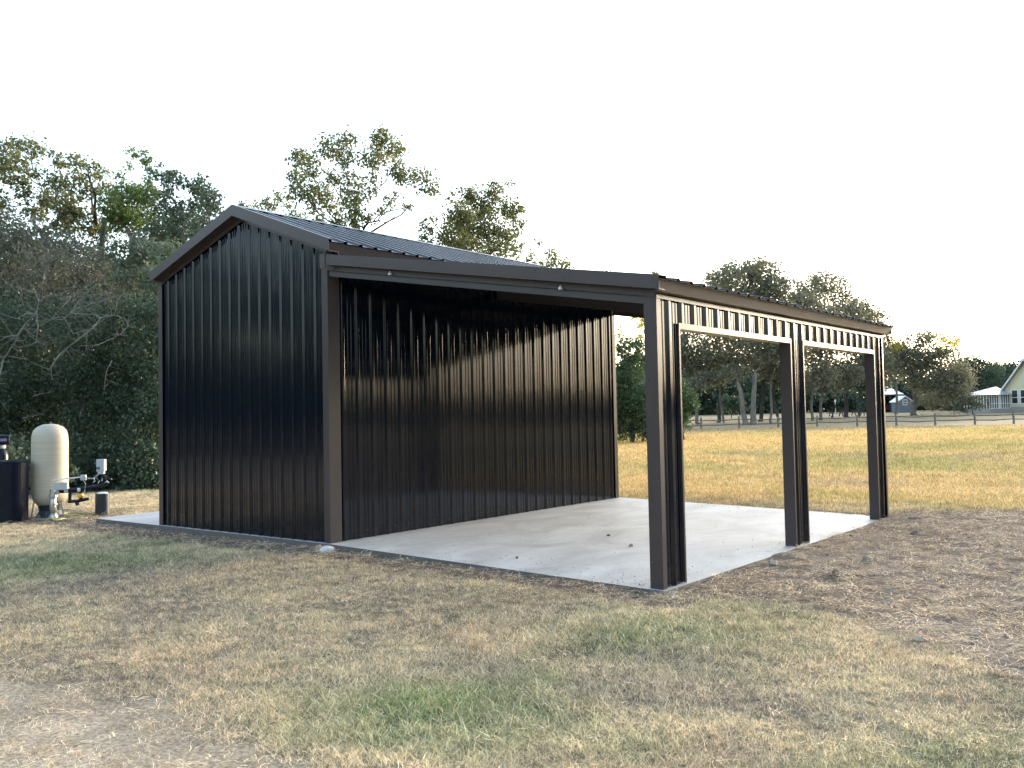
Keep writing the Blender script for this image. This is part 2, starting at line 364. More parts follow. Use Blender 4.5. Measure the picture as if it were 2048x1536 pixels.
# short lawn near
x, y, d = sample(245000, 2.2, 24, 1.3, .84, 3)
r = np.random.default_rng(5); nn = len(x)
keep = offslab(x, y) & (r.uniform(size=nn) > dirt_mask(x, y)*.93) & (r.uniform(size=nn) > bare_mask(x, y)*.95) & (r.uniform(size=nn) < .35+1.1*fbm(x, y, 2.6, 300, 3)) & ~((x < -13) & (y < 14))
x, y, d = x[keep], y[keep], d[keep]; nn = len(x)
c = ground_col(x, y)*1.0; c *= r.uniform(.75, 1.3, (nn, 1)); mixd = r.uniform(size=(nn, 1))
c = np.where(mixd > .72, c*.4+DRY*.72, c); c = np.where(mixd < .12, c*.5+GREEN*.5, c)
gs = (.7+.55*fbm(x, y, 1.2, 310, 3))*np.interp(d, [2, 8, 24], [.85, 1.0, 1.5])*np.clip(.7+.5*gsum(x, y, _sp), .7, 1.3)
tl = [tuft('grass_tuft', 18, .065, .062, .0036, .95, 1.2, bladem, 11+k) for k in range(5)]+[tuft('grass_tuft', 12, .05, .095, .0042, .8, 1.3, bladem, 17), tuft('grass_tuft', 10, .08, .10, .004, 1.25, 1.2, bladem, 18)]
scatter('lawn_grass', np.stack([x, y, ground_z(x, y)-.004], 1), None, gs, c, tl, 'short patchy dry and green lawn grass in the foreground')
# dry field beyond
x, y, d = sample(150000, 13, 75, 1.15, .80, 8); r = np.random.default_rng(6); nn = len(x)
keep = offslab(x, y) & (y > 4.5) & (r.uniform(size=nn) > dirt_mask(x, y)*.95) & ~((x < -15) & (y < 20))
x, y, d = x[keep], y[keep], d[keep]; nn = len(x)
c = ground_col(x, y)*.93*r.uniform(.65, 1.25, (nn, 1))
tf = [tuft('field_tuft', 16, .16, .105, .009, .6, .7, bladem, 31+k) for k in range(4)]
scatter('field_grass', np.stack([x, y, ground_z(x, y)-.005], 1), None, (.6+.5*fbm(x, y, .5, 320, 3))*np.interp(d, [12, 30, 75], [.75, 1.2, 2.0]), c, tf, 'golden dry mown grass covering the field behind the shed')
# straw on the bare soil
x, y, d = sample(85000, 2.6, 26, 1.1, .88, 12); r = np.random.default_rng(13); nn = len(x)
dm = dirt_mask(x, y); keep = offslab(x, y) & (r.uniform(size=nn) < .08+.75*dm*(.45+1.*fbm(x, y, 1.5, 330, 3))+.10*bare_mask(x, y))
x, y, d = x[keep], y[keep], d[keep]; nn = len(x)
c = np.array([.53, .42, .29])*r.uniform(.55, 1.35, (nn, 1))*np.array([1, 1, 1])
ts = [tuft('straw_bits', 12, .10, .11, .0045, 1.5, .8, bladem, 51+k) for k in range(5)]
scatter('loose_straw', np.stack([x, y, ground_z(x, y)+.008], 1), None, r.uniform(.5, 1.25, nn)*np.interp(d, [2, 10, 26], [.8, 1., 1.5]), c, ts, 'cut straw and dead stems scattered over the disturbed soil')
# ------------------------------------------------------------------ stones, clods
def rock_mesh(name, s, seed, m, sq=(1, 1, .7), sub=2):
    bm = bmesh.new(); bmesh.ops.create_icosphere(bm, subdivisions=sub, radius=1)
    r = random.Random(seed); pl = [(Vector((r.gauss(0, 1), r.gauss(0, 1), r.gauss(0, 1))).normalized(), r.uniform(.62, .9)) for _ in range(9)]
    for v in bm.verts:
        for nrm, dd in pl:
            k = v.co.dot(nrm)
            if k > dd: v.co -= nrm*(k-dd)
        v.co = Vector((v.co.x*sq[0], v.co.y*sq[1], v.co.z*sq[2]))*s*r.uniform(.97, 1.03)
    me = bpy.data.meshes.new(name); bm.to_mesh(me); bm.free(); me.materials.append(m); return me
m_white = mat('pale_limestone', (.66, .66, .66), .9, var=.15, scale=14, bump=.5, bscale=40)
m_grey = mat('grey_stone', (.33, .285, .24), .95, var=.2, scale=20, bump=.5)
m_clod = mat('soil_clod', (.20, .15, .125), 1, var=.25, scale=25, bump=.7)
m_tanst = mat('tan_stone', (.34, .27, .20), .95, var=.2, scale=20, bump=.5)
def place_rock(name, u, v, size, m, label, seed, sq=(1.2, .9, .65), z=-.09, group=None, p=None):
    size *= .8
    p = on(u, v, z) if p is None else p; me = rock_mesh(name, size, seed, m, sq)
    o = bpy.data.objects.new(name, me); COL.objects.link(o); zz = float(ground_z(p[0], p[1]))
    o.location = (p[0], p[1], zz+size*sq[2]*.35); o.rotation_euler = (0, 0, seed*1.3)
    return setp(o, label=label, cat='clod' if 'clod' in name else 'stone', group=group)
place_rock('rock', 0, 0, .10, m_white, 'white limestone rock on the ground at the shed corner post', 1, (1.15, .8, .6), p=onp(654, 1099, 1, -.16))
place_rock('rock', 0, 0, .085, m_tanst, 'tan rounded rock just left of the white limestone rock', 5, (.9, .8, .95), p=onp(637, 1098, 1, -.15))
place_rock('rock', 1345, 1203, .055, m_grey, 'blue-grey stone on the soil in front of the nearest carport post', 2, (1.1, .9, .7), z=-.05)
GR = 'stones and clods lying on the bare soil right of the slab'
for i, (u, v, s, m, nm, lb, sq) in enumerate([
    (1737, 1128, .075, m_tanst, 'rock', 'tan rounded stone on the soil right of the middle carport post', (1, .9, .85)),
    (1545, 1137, .085, m_grey, 'rock', 'flat grey stone beside the slab edge between the near and middle posts', (1.5, .8, .5)),
    (1590, 1126, .05, m_tanst, 'rock', 'small brown stone on the soil just below the middle post', (1.2, .9, .6)),
    (1672, 1160, .055, m_clod, 'clod', 'dark brown clod below the tan rounded stone', (1.1, .9, .9)),
    (1782, 1190, .06, m_tanst, 'rock', 'low tan stone in the straw furthest below the tan rounded stone', (1.3, .9, .55)),
    (1830, 1075, .07, m_clod, 'clod', 'dark clod on the soil right of the far corner post', (1.2, .9, .7)),
    (1772, 1214, .045, m_grey, 'rock', 'small grey stone at the straw patch above the lawn edge', (1.2, 1, .6)),
    (1952, 1274, .05, m_grey, 'rock', 'pale grey stone near the right picture edge on grey gravelly soil', (1.1, .9, .6)),
    (1838, 1290, .045, m_grey, 'rock', 'small stone where the lawn meets the soil at right', (1.2, 1, .5)),
    (1755, 963, .10, m_clod, 'clod', 'brown mound of soil in the field seen between the carport posts', (1.5, 1.3, .5)),
    (1828, 1043, .09, m_clod, 'clod', 'low clod on the field edge beyond the far corner post', (1.7, 1.2, .45)),
    (1217, 1073, .028, m_clod, 'clod', 'small dark clod lying out on the concrete slab', (1, 1, .8)),
    (1262, 1093, .034, m_tanst, 'rock', 'small grey-brown pebble on the slab left of the near post', (1.2, 1, .7)),
    (1034, 1119, .022, m_clod, 'clod', 'crumb of dark soil on the slab near its front edge', (1.2, 1, .9))]):
    o = place_rock(nm, u, v, s, m, lb, 20+i, sq, z=-.06, group=GR if i < 11 else 'crumbs of soil and stone on the slab')
    if i >= 11:
        p = on(u, v, .0); o.location = (p[0], p[1], zf(p[0], p[1])+s*.3)
rub = MB(); r = random.Random(4)
def add_pebble(mb, p, s, r):
    i = len(mb.v); n = 6; a0 = r.uniform(0, 6)
    k = [r.uniform(.7, 1.2) for _ in range(12)]
    for j in range(n): mb.v.append((p[0]+s*k[j]*math.cos(a0+j), p[1]+s*k[j]*math.sin(a0+j)*.8, p[2]-.01))
    for j in range(n): mb.v.append((p[0]+.65*s*k[j+6]*math.cos(a0+j+.2), p[1]+.6*s*k[j+6]*math.sin(a0+j+.2)*.8, p[2]+s*r.uniform(.35, .7)))
    mb.f += [(i+j, i+(j+1) % n, i+n+(j+1) % n, i+n+j) for j in range(n)]+[tuple(i+n+j for j in range(n))]
for k in range(1500):
    if k < 700: px = r.uniform(-7.5, 4.5); py = -abs(r.gauss(0, .22))-.04; s = r.uniform(.008, .035)*(1.3 if px < 0 else .8)
    else:
        px = r.uniform(4.45, 11); py = r.uniform(-2, 8.5); s = r.uniform(.006, .022)
        if dirt_mask(np.array(px), np.array(py)) < .6: continue
    add_pebble(rub, (px, py, float(ground_z(px, py))), s, r)
rub.build('soil_rubble', m_clod, label='crumbled soil and pebbles along the slab edge', cat='rubble', kind='stuff')
# ------------------------------------------------------------------ slab
def slab():
    xs = [SX0, -W, -W/2, 0, L/2, L+.03]; ys = [-.03, D/2, D+.05]; V = []; Fq = []
    XS = np.unique(np.concatenate([np.linspace(a, b_, 8) for a, b_ in zip(xs[:-1], xs[1:])])); YS = np.linspace(-.03, D+.05, 18)
    nx, ny = len(XS), len(YS)
    for X0 in XS:
        for Y0 in YS: V.append((X0, Y0, zf(X0, Y0)))
    for i in range(nx-1):
        for j in range(ny-1): Fq.append((i*ny+j, (i+1)*ny+j, (i+1)*ny+j+1, i*ny+j+1))
    ring = [(i, 0) for i in range(nx)]+[(nx-1, j) for j in range(1, ny)]+[(i, ny-1) for i in range(nx-2, -1, -1)]+[(0, j) for j in range(ny-2, 0, -1)]
    nb = len(V)
    for k, (i, j) in enumerate(ring):
        V.append((XS[i], YS[j], -.45))
    n = len(ring)
    for k in range(n):
        k2 = (k+1) % n; a = ring[k]; c = ring[k2]
        Fq.append((a[0]*ny+a[1], nb+k, nb+k2, c[0]*ny+c[1]))
    mb = MB(); mb.v = V; mb.f = Fq
    m, n, b = nmat('trowelled_concrete')
    tc = N(n, 'ShaderNodeTexCoord'); mp = N(n, 'ShaderNodeMapping'); mp.inputs['Scale'].default_value = (1, .55, 1); mp.inputs['Rotation'].default_value = (0, 0, .5)
    n.links.new(tc.outputs['Object'], mp.inputs[0])
    a = N(n, 'ShaderNodeTexNoise'); a.inputs['Scale'].default_value = 1.6; a.inputs['Detail'].default_value = 9; a.inputs['Roughness'].default_value = .62; a.inputs['Distortion'].default_value = .8
    c = N(n, 'ShaderNodeTexNoise'); c.inputs['Scale'].default_value = 22; c.inputs['Detail'].default_value = 6; c.inputs['Roughness'].default_value = .7
    for q in (a, c): n.links.new(mp.outputs[0], q.inputs['Vector'])
    rp = N(n, 'ShaderNodeValToRGB'); e = rp.color_ramp.elements; e[0].position = .32; e[0].color = (.38, .385, .39, 1); e[1].position = .68; e[1].color = (.60, .605, .61, 1)
    n.links.new(a.outputs[0], rp.inputs[0])
    r2 = N(n, 'ShaderNodeMapRange'); r2.inputs[1].default_value = .3; r2.inputs[2].default_value = .7; r2.inputs[3].default_value = .9; r2.inputs[4].default_value = 1.06
    n.links.new(c.outputs[0], r2.inputs[0])
    # brown soil stains and specks
    d = N(n, 'ShaderNodeTexNoise'); d.inputs['Scale'].default_value = 55; d.inputs['Detail'].default_value = 2
    d2 = N(n, 'ShaderNodeTexNoise'); d2.inputs['Scale'].default_value = 1.1; d2.inputs['Detail'].default_value = 3
    n.links.new(tc.outputs['Object'], d.inputs['Vector']); n.links.new(tc.outputs['Object'], d2.inputs['Vector'])
    ad = N(n, 'ShaderNodeMath', operation='ADD'); n.links.new(d.outputs[0], ad.inputs[0]); n.links.new(d2.outputs[0], ad.inputs[1])
    mr = N(n, 'ShaderNodeMapRange'); mr.inputs[1].default_value = 1.22; mr.inputs[2].default_value = 1.34; mr.inputs[4].default_value = .6; n.links.new(ad.outputs[0], mr.inputs[0])
    sc = N(n, 'ShaderNodeVectorMath', operation='SCALE'); n.links.new(rp.outputs[0], sc.inputs[0]); n.links.new(r2.outputs[0], sc.inputs['Scale'])
    mx = N(n, 'ShaderNodeMix', data_type='RGBA'); mx.inputs[7].default_value = (.17, .13, .10, 1); n.links.new(mr.outputs[0], mx.inputs[0]); n.links.new(sc.outputs[0], mx.inputs[6])
    # the formed side faces are darker and browner than the top
    ge = N(n, 'ShaderNodeNewGeometry'); sx = N(n, 'ShaderNodeSeparateXYZ'); n.links.new(ge.outputs['True Normal'], sx.inputs[0])
    lt = N(n, 'ShaderNodeMath', operation='LESS_THAN'); lt.inputs[1].default_value = .5; n.links.new(sx.outputs[2], lt.inputs[0])
    mx2 = N(n, 'ShaderNodeMix', data_type='RGBA'); mx2.inputs[7].default_value = (.13, .118, .105, 1); n.links.new(lt.outputs[0], mx2.inputs[0]); n.links.new(mx.outputs[2], mx2.inputs[6])
    n.links.new(mx2.outputs[2], b.inputs['Base Color']); b.inputs['Roughness'].default_value = .62
    bu = N(n, 'ShaderNodeBump'); bu.inputs['Strength'].default_value = .25; bu.inputs['Distance'].default_value = .01; n.links.new(a.outputs[0], bu.inputs['Height']); n.links.new(bu.outputs[0], b.inputs['Normal'])
    return mb.build('concrete_slab', m, label='pale trowelled concrete slab under the shed and its open bay', kind='structure')
slab()
# crumbs blown on the slab
m_lit = mat('dry_litter', (.24, .19, .155), 1, var=.2)
deb = MB(); r = random.Random(9)
for k in range(300):
    px = r.uniform(.1, L-.05); py = r.choice([r.uniform(.0, D), abs(r.gauss(0, .35)), D-abs(r.gauss(0, .3))])
    if r.random() < .35: px = L-abs(r.gauss(0, .3))-.02
    if not (0 < py < D and 0.05 < px < L): continue
    if r.random() < .6: add_pebble(deb, (px, py, zf(px, py)+.006), r.uniform(.002, .006), r)
    else:
        a = r.uniform(0, 3.14); l = r.uniform(.01, .05); q = zf(px, py)+.004
        deb.tube([(px, py, q), (px+l*math.cos(a)*.5, py+l*math.sin(a)*.5, q+.006), (px+l*math.cos(a+.4), py+l*math.sin(a+.4), q)], .0014, 3)
deb.build('leaf_litter', m_lit, label='specks of soil and dry stems blown onto the slab', cat='litter', kind='stuff')
# ------------------------------------------------------------------ metal building
def metal_mat(name, col, rough, bumpd, spec=.5, coat=0., streak=0., dust=False):
    m, n, b = nmat(name)
    tc = N(n, 'ShaderNodeTexCoord'); mp = N(n, 'ShaderNodeMapping'); mp.inputs['Scale'].default_value = (1, 1, .30)
    n.links.new(tc.outputs['Object'], mp.inputs[0])
    a = N(n, 'ShaderNodeTexNoise'); a.inputs['Scale'].default_value = 3.5; a.inputs['Detail'].default_value = 3
    d = N(n, 'ShaderNodeTexNoise'); d.inputs['Scale'].default_value = 9; d.inputs['Detail'].default_value = 6; d.inputs['Roughness'].default_value = .7
    n.links.new(mp.outputs[0], a.inputs['Vector']); n.links.new(tc.outputs['Object'], d.inputs['Vector'])
    mr = N(n, 'ShaderNodeMapRange'); mr.inputs[1].default_value = .3; mr.inputs[2].default_value = .75; mr.inputs[3].default_value = rough*.9; mr.inputs[4].default_value = rough*1.12
    n.links.new(d.outputs[0], mr.inputs[0]); n.links.new(mr.outputs[0], b.inputs['Roughness'])
    rp = N(n, 'ShaderNodeValToRGB'); e = rp.color_ramp.elements; e[0].position = .35; e[1].position = .75; e[0].color = (*[c*.95 for c in col], 1); e[1].color = (*[c*1.06 for c in col], 1)
    n.links.new(d.outputs[0], rp.inputs[0]); n.links.new(rp.outputs[0], b.inputs['Base Color'])
    b.inputs['Specular IOR Level'].default_value = spec
    b.inputs['Coat Weight'].default_value = coat; b.inputs['Coat Roughness'].default_value = .12
    bu = N(n, 'ShaderNodeBump'); bu.inputs['Strength'].default_value = 1; bu.inputs['Distance'].default_value = bumpd; n.links.new(a.outputs[0], bu.inputs['Height']); n.links.new(bu.outputs[0], b.inputs['Normal'])
    if streak:
        m3 = N(n, 'ShaderNodeMapping'); m3.inputs['Scale'].default_value = (38, 38, .35); n.links.new(tc.outputs['Object'], m3.inputs[0])
        q = N(n, 'ShaderNodeTexNoise'); q.inputs['Scale'].default_value = 1; q.inputs['Detail'].default_value = 2; n.links.new(m3.outputs[0], q.inputs['Vector'])
        b2 = N(n, 'ShaderNodeBump'); b2.inputs['Strength'].default_value = 1; b2.inputs['Distance'].default_value = streak; n.links.new(q.outputs[0], b2.inputs['Height']); n.links.new(bu.outputs[0], b2.inputs['Normal']); n.links.new(b2.outputs[0], b.inputs['Normal'])
    if dust:
        sx = N(n, 'ShaderNodeSeparateXYZ'); n.links.new(tc.outputs['Object'], sx.inputs[0])
        z = N(n, 'ShaderNodeMapRange'); z.inputs[1].default_value = .0; z.inputs[2].default_value = .45; z.inputs[3].default_value = .62; z.inputs[4].default_value = .28; n.links.new(sx.outputs[2], z.inputs[0])
        g2 = N(n, 'ShaderNodeMath', operation='GREATER_THAN'); k = N(n, 'ShaderNodeMath', operation='MULTIPLY'); n.links.new(z.outputs[0], k.inputs[0]); n.links.new(d.outputs[0], k.inputs[1])
        k2 = N(n, 'ShaderNodeMapRange'); k2.inputs[1].default_value = .2; k2.inputs[2].default_value = .42; k2.inputs[4].default_value = .45; n.links.new(k.outputs[0], k2.inputs[0])
        mx = N(n, 'ShaderNodeMix', data_type='RGBA'); mx.inputs[7].default_value = (.05, .042, .036, 1); n.links.new(k2.outputs[0], mx.inputs[0]); n.links.new(rp.outputs[0], mx.inputs[6]); n.links.new(mx.outputs[2], b.inputs['Base Color'])
    return m
m_panel = metal_mat('black_painted_steel', (.0022, .0046, .0115), .10, .004, .42, streak=.0009, dust=True)
m_roof = metal_mat('black_roof_steel', (.022, .024, .03), .22, .004, .6)
m_trim = metal_mat('bronze_trim', (.062, .050, .049), .30, .0012, .35)
m_frame = metal_mat('dark_framing_steel', (.06, .055, .055), .45, .002, .4)
m_screw = mat('screw_head', (.09, .09, .10), .4, metal=.6, var=.1)
PITCH, SHEET = .2286, .9144
def profile(u0, u1, extra=(), swage=True):
    """ribbed sheet section: list of (u, height). Major ribs every 9 in, two small swages between"""
    pts = []
    def corner(uc, hc, du1, dh1, du2, dh2, rr):
        l1 = math.hypot(du1, dh1); l2 = math.hypot(du2, dh2)
        a = (uc-du1/l1*rr, hc-dh1/l1*rr); c = (uc+du2/l2*rr, hc+dh2/l2*rr)
        for t in (0, .33, .67, 1): pts.append(((1-t)**2*a[0]+2*t*(1-t)*uc+t*t*c[0], (1-t)**2*a[1]+2*t*(1-t)*hc+t*t*c[1]))
    k = math.floor(u0/PITCH)-1; H = .024
    while k*PITCH < u1+PITCH:
        c = k*PITCH
        corner(c-.034, 0, 1, 0, .018, H, .004); corner(c-.016, H, .018, H, 1, 0, .004)
        corner(c+.016, H, 1, 0, .018, -H, .004); corner(c+.034, 0, .018, -H, 1, 0, .004)
        for q in ((.088, .141) if swage else ()):
            pts.extend([(c+q-.013, 0), (c+q-.008, .0022), (c+q-.003, .0050), (c+q+.003, .0050), (c+q+.008, .0022), (c+q+.013, 0)])
        k += 1
    us = [p[0] for p in pts]; hs_ = [p[1] for p in pts]
    out = [(u, h) for u, h in pts if u0 < u < u1]
    for e in [u0, u1]+[e for e in extra if u0 < e < u1]: out.append((e, float(np.interp(e, us, hs_))))
    return sorted(set(out))
def sheet(name, parent, org, du, dn, u0, u1, zb, zt, m, extra=()):
    """du: horizontal direction, dn: outward normal, zb/zt functions of u"""
    P = profile(u0, u1, extra); mb = MB(); org = np.array(org, float); du = np.array(du, float); dn = np.array(dn, float)
    for (a, ha), (c, hc) in zip(P[:-1], P[1:]):
        mid = (a+c)/2; e = 1e-4
        pa = org+du*a+dn*ha; pc = org+du*c+dn*hc
        za, zc = zb(a+e, mid), zb(c-e, mid)
        mb.quad((pa[0], pa[1], za), (pc[0], pc[1], zc), (pc[0], pc[1], zt(c)), (pa[0], pa[1], zt(a)))
    o = mb.build(name, m, parent)
    return o
shed = empty('metal_shed', (0, 0, 0), 'black ribbed metal shed with brown trim and an open lean-to bay on its right side', 'shed')
RX, RZ = -1.76, 4.234                       # ridge
EL = (-3.90, 3.62); ER = (.221, 3.502)      # left and right roof edges, top of trim
def roofz(x): return RZ+(EL[1]-RZ)*(RX-x)/(RX-EL[0]) if x < RX else RZ+(ER[1]-RZ)*(x-RX)/(ER[0]-RX)
LX0, LZ0, LX1, LZ1 = .04, 3.352, 4.474, 2.580
def leanz(x): return LZ0+(LZ1-LZ0)*(x-LX0)/(LX1-LX0)
# gable wall (front), sheets counted from the left corner
def strips(length): 
    n = int(math.ceil(length/SHEET-.02)); return [(k*SHEET, min((k+1)*SHEET, length)) for k in range(n)]
for a, c in strips(W):
    sheet('wall_panel', shed, (-W, .030, 0), (1, 0, 0), (0, -1, 0), a, c, lambda u, m_: zf(u-W, 0)-.012, lambda u: roofz(u-W)-.13, m_panel, extra=(W+RX,))
for a, c in strips(W):
    sheet('wall_panel', shed, (-W, D-.03, 0), (1, 0, 0), (0, 1, 0), a, c, lambda u, m_: zf(u-W, D)-.012, lambda u: roofz(u-W)-.13, m_panel, extra=(W+RX,))
for a, c in strips(D):
    sheet('wall_panel', shed, (-.030, 0, 0), (0, 1, 0), (1, 0, 0), a, c, lambda u, m_: zf(.001, u)+.004, lambda u: 3.46, m_panel)
    sheet('wall_panel', shed, (-W+.030, 0, 0), (0, 1, 0), (-1, 0, 0), a, c, lambda u, m_: zf(-W, u)+.004, lambda u: 3.50, m_panel)
# outer lean-to wall with two openings
O1 = (.3868, 2.8456); O2 = (3.2109, 5.6999); HD = 2.200; HT = 2.470
def zb_out(u, mid):
    if O1[0] < mid < O1[1] or O2[0] < mid < O2[1]: return HD+.03
    return zf(L, mid)+.004
for a, c in strips(D):
    sheet('wall_panel', shed, (L-.030, 0, 0), (0, 1, 0), (1, 0, 0), a, c, zb_out, lambda u: HT-.012, m_panel, extra=O1+O2)
# corner trims (angle section)
def angle(name, x, y, sx, sy, lx, ly, z0, z1, t=.004):
    """corner at x,y; legs run sx along x (facing y) and sy along y (facing x)"""
    P = [(x, y), (x+sx*lx, y), (x+sx*lx, y+sy*t), (x+sx*t, y+sy*t), (x+sx*t, y+sy*ly), (x, y+sy*ly)]
    if sx*sy < 0: P = P[::-1]
    mb = MB(); n = len(P); mb.v = [(p[0], p[1], z0) for p in P]+[(p[0], p[1], z1) for p in P]
    mb.f = [tuple(range(n))[::-1], tuple(range(n, 2*n))]+[(i, (i+1) % n, n+(i+1) % n, n+i) for i in range(n)]
    return mb.build(name, m_trim, shed)
angle('corner_trim', 0.001, -.001, -1, 1, .11, .17, ZO+.002, 3.40)
angle('corner_trim', -W, -.001, 1, 1, .11, .11, ZA+.002, 3.49)
angle('corner_trim', 0.001, D+.001, -1, -1, .11, .09, ZD+.002, 3.40)
angle('corner_trim', -W, D+.001, 1, -1, .11, .11, ZD+.002, 3.49)
angle('corner_trim', L, -.001, -1, 1, .125, .065, 0.003, HT)
angle('corner_trim', L, D+.001, -1, -1, .125, .050, ZE+.003, HT)
# box posts behind the trims of the open bay
for y0, y1 in ((.010, .30), (O1[1]+.06, O2[0]-.06), (O2[1]+.06, D-.010)):
    z0 = zf(L, y0)
    MB().box((L-.121, y0, z0+.002), (L-.036, y1, HT-.02)).build('post', m_frame, shed, bevel=.004)
# jambs and header casings (a channel wrapping each opening)
def jamb(y, s, z0):
    mb = MB(); mb.box((L-.125, y, z0), (L+.001, y-s*.004, HD+.03)).box((L-.0045, y, z0), (L+.0015, y+s*.022, HD+.052)); return mb.build('jamb_trim', m_trim, shed)
jamb(O1[0]+.004, -1, .003); jamb(O1[1]-.004, 1, zf(L, O1[1])+.003); jamb(O2[0]+.004, -1, zf(L, O2[0])+.003); jamb(O2[1]-.004, 1, zf(L, O2[1])+.003)
for a, c in (O1, O2):
    MB().box((L-.125, a+.004, HD), (L-.0055, c-.004, HD+.004)).box((L-.005, a-.016, HD), (L+.0022, c+.016, HD+.052)).build('header_trim', m_trim, shed)
    for k in range(3):
        y = a+(c-a)*(.22+.3*k); MB().lathe([(.006, 0), (.006, -.008), (.003, -.011)], (L-.05, y, HD-.0005), 8).build('screw', m_screw, shed)
# sloping top casing of the outer wall and front
MB().box((L-.005, -.004, HT-.035), (L+.005, D+.004, HT)).build('eave_trim', m_trim, shed)
# roof sheets
def roof_sheets(x0, z0, x1, z1, ya, yb, lift=.004):
    Lh = yb-ya; n = int(math.ceil(Lh/SHEET)); sl_ = math.hypot(x1-x0, z1-z0); dx = (x1-x0)/sl_; dz = (z1-z0)/sl_; nx_, nz_ = -dz*(1 if dx > 0 else -1), abs(dx)
    for k in range(n):
        P = profile(k*SHEET, min((k+1)*SHEET, Lh), (), False); mb = MB(); K = 1
        for (a, ha), (c, hc) in zip(P[:-1], P[1:]):
            for t in range(K):
                s0 = sl_*t/K; s1 = sl_*(t+1)/K
                q = lambda s, u, h: (x0+dx*s+nx_*(h+lift), ya+u, z0+dz*s+nz_*(h+lift))
                mb.quad(q(s0, a, ha), q(s1, a, ha), q(s1, c, hc), q(s0, c, hc))
        o = mb.build('roof_panel', m_roof, shed)
        so_ = o.modifiers.new('gauge', 'SOLIDIFY'); so_.thickness = .002; so_.offset = -1
roof_sheets(RX, RZ, ER[0]+.012, ER[1]-.0045, -.145, D+.145)
roof_sheets(RX, RZ, EL[0]-.03, EL[1]-.010, -.145, D+.145)
roof_sheets(.002, leanz(.002), LX1+.05, leanz(LX1+.05), -.095, D+.095)
MB().beam((RX-.07, -.15, RZ+.012), (RX-.07, D+.15, RZ+.012), .15, .004, (-.28, 0, 1)).beam((RX+.07, -.15, RZ+.008), (RX+.07, D+.15, RZ+.008), .15, .004, (.36, 0, 1)).build('ridge_cap', m_roof, shed)
# rake trims of the gable: fascia plate, top lip, soffit return and lower moulding on the wall
def rake(yf, s):
    for (xa, za), (xb, zb) in (((EL[0], EL[1]), (RX, RZ)), ((RX, RZ), (ER[0], ER[1]))):
        h = .112; t = .004
        def plate(y0, y1, o0, o1, name, m=m_trim):
            mb = MB(); mb.hexa([(xa, y0, za-o1), (xb, y0, zb-o1), (xb, y1, zb-o1), (xa, y1, za-o1), (xa, y0, za-o0), (xb, y0, zb-o0), (xb, y1, zb-o0), (xa, y1, za-o0)]); return mb.build(name, m, shed)
        plate(yf, yf+s*t, -.030, h, 'rake_trim')
        plate(yf+s*.0045, yf+s*.06, -.034, -.030, 'rake_lip')
        plate(yf+s*.0045, -.0035 if s > 0 else D+.0035, h-.006, h, 'soffit_trim')
        plate(-.0115 if s > 0 else D+.0045, -.0045 if s > 0 else D+.0115, h+.001, h+.055, 'wall_rake_trim')
rake(-.15, 1); rake(D+.15, -1)
MB().hexa([(.140, -.14, 3.372), (.146, -.14, 3.372), (.146, D+.14, 3.372), (.140, D+.14, 3.372), (.207, -.14, 3.497), (.213, -.14, 3.497), (.213, D+.14, 3.497), (.207, D+.14, 3.497)]).build('eave_fascia', m_trim, shed)
MB().box((.002, -.002, 3.376), (.1395, D, 3.381)).build('eave_soffit', m_trim, shed)
MB().box((-3.80, -.140, 3.50), (-3.806+.0, D+.14, 3.60)).build('eave_fascia', m_trim, shed)
# lean-to rake fascia, eave fascia
def lplate(y0, y1, o0, o1, name, x0=LX0, x1=LX1, m=m_trim):
    mb = MB(); mb.hexa([(x0, y0, leanz(x0)-o1), (x1, y0, leanz(x1)-o1), (x1, y1, leanz(x1)-o1), (x0, y1, leanz(x0)-o1), (x0, y0, leanz(x0)-o0), (x1, y0, leanz(x1)-o0), (x1, y1, leanz(x1)-o0), (x0, y1, leanz(x0)-o0)])
    return mb.build(name, m, shed)
lplate(-.104, -.100, -.030, .088, 'rake_trim'); lplate(-.0995, -.05, -.034, -.030, 'rake_lip'); lplate(-.0995, -.0095, .082, .088, 'soffit_trim')
lplate(-.009, -.002, .089, .150, 'wall_rake_trim', x0=.01, x1=L-.003)
lplate(D+.100, D+.104, -.030, .088, 'rake_trim'); lplate(D+.002, D+.009, .089, .150, 'wall_rake_trim', x0=.01, x1=L-.003)
_a, _b = LZ1-.098, LZ1-.004
MB().hexa([(LX1-.024, -.104, _a), (LX1-.020, -.104, _a), (LX1-.020, D+.104, _a), (LX1-.024, D+.104, _a), (LX1+.0005, -.104, _b), (LX1+.0045, -.104, _b), (LX1+.0045, D+.104, _b), (LX1+.0005, D+.104, _b)]).build('eave_fascia', m_trim, shed)
MB().box((L+.0055, -.0995, LZ1-.098), (LX1-.0245, D+.0995, LZ1-.094)).build('eave_soffit', m_trim, shed)
MB().box((.002, -.112, 3.215), (.10, -.1045, 3.385)).build('flashing_cap', m_trim, shed)
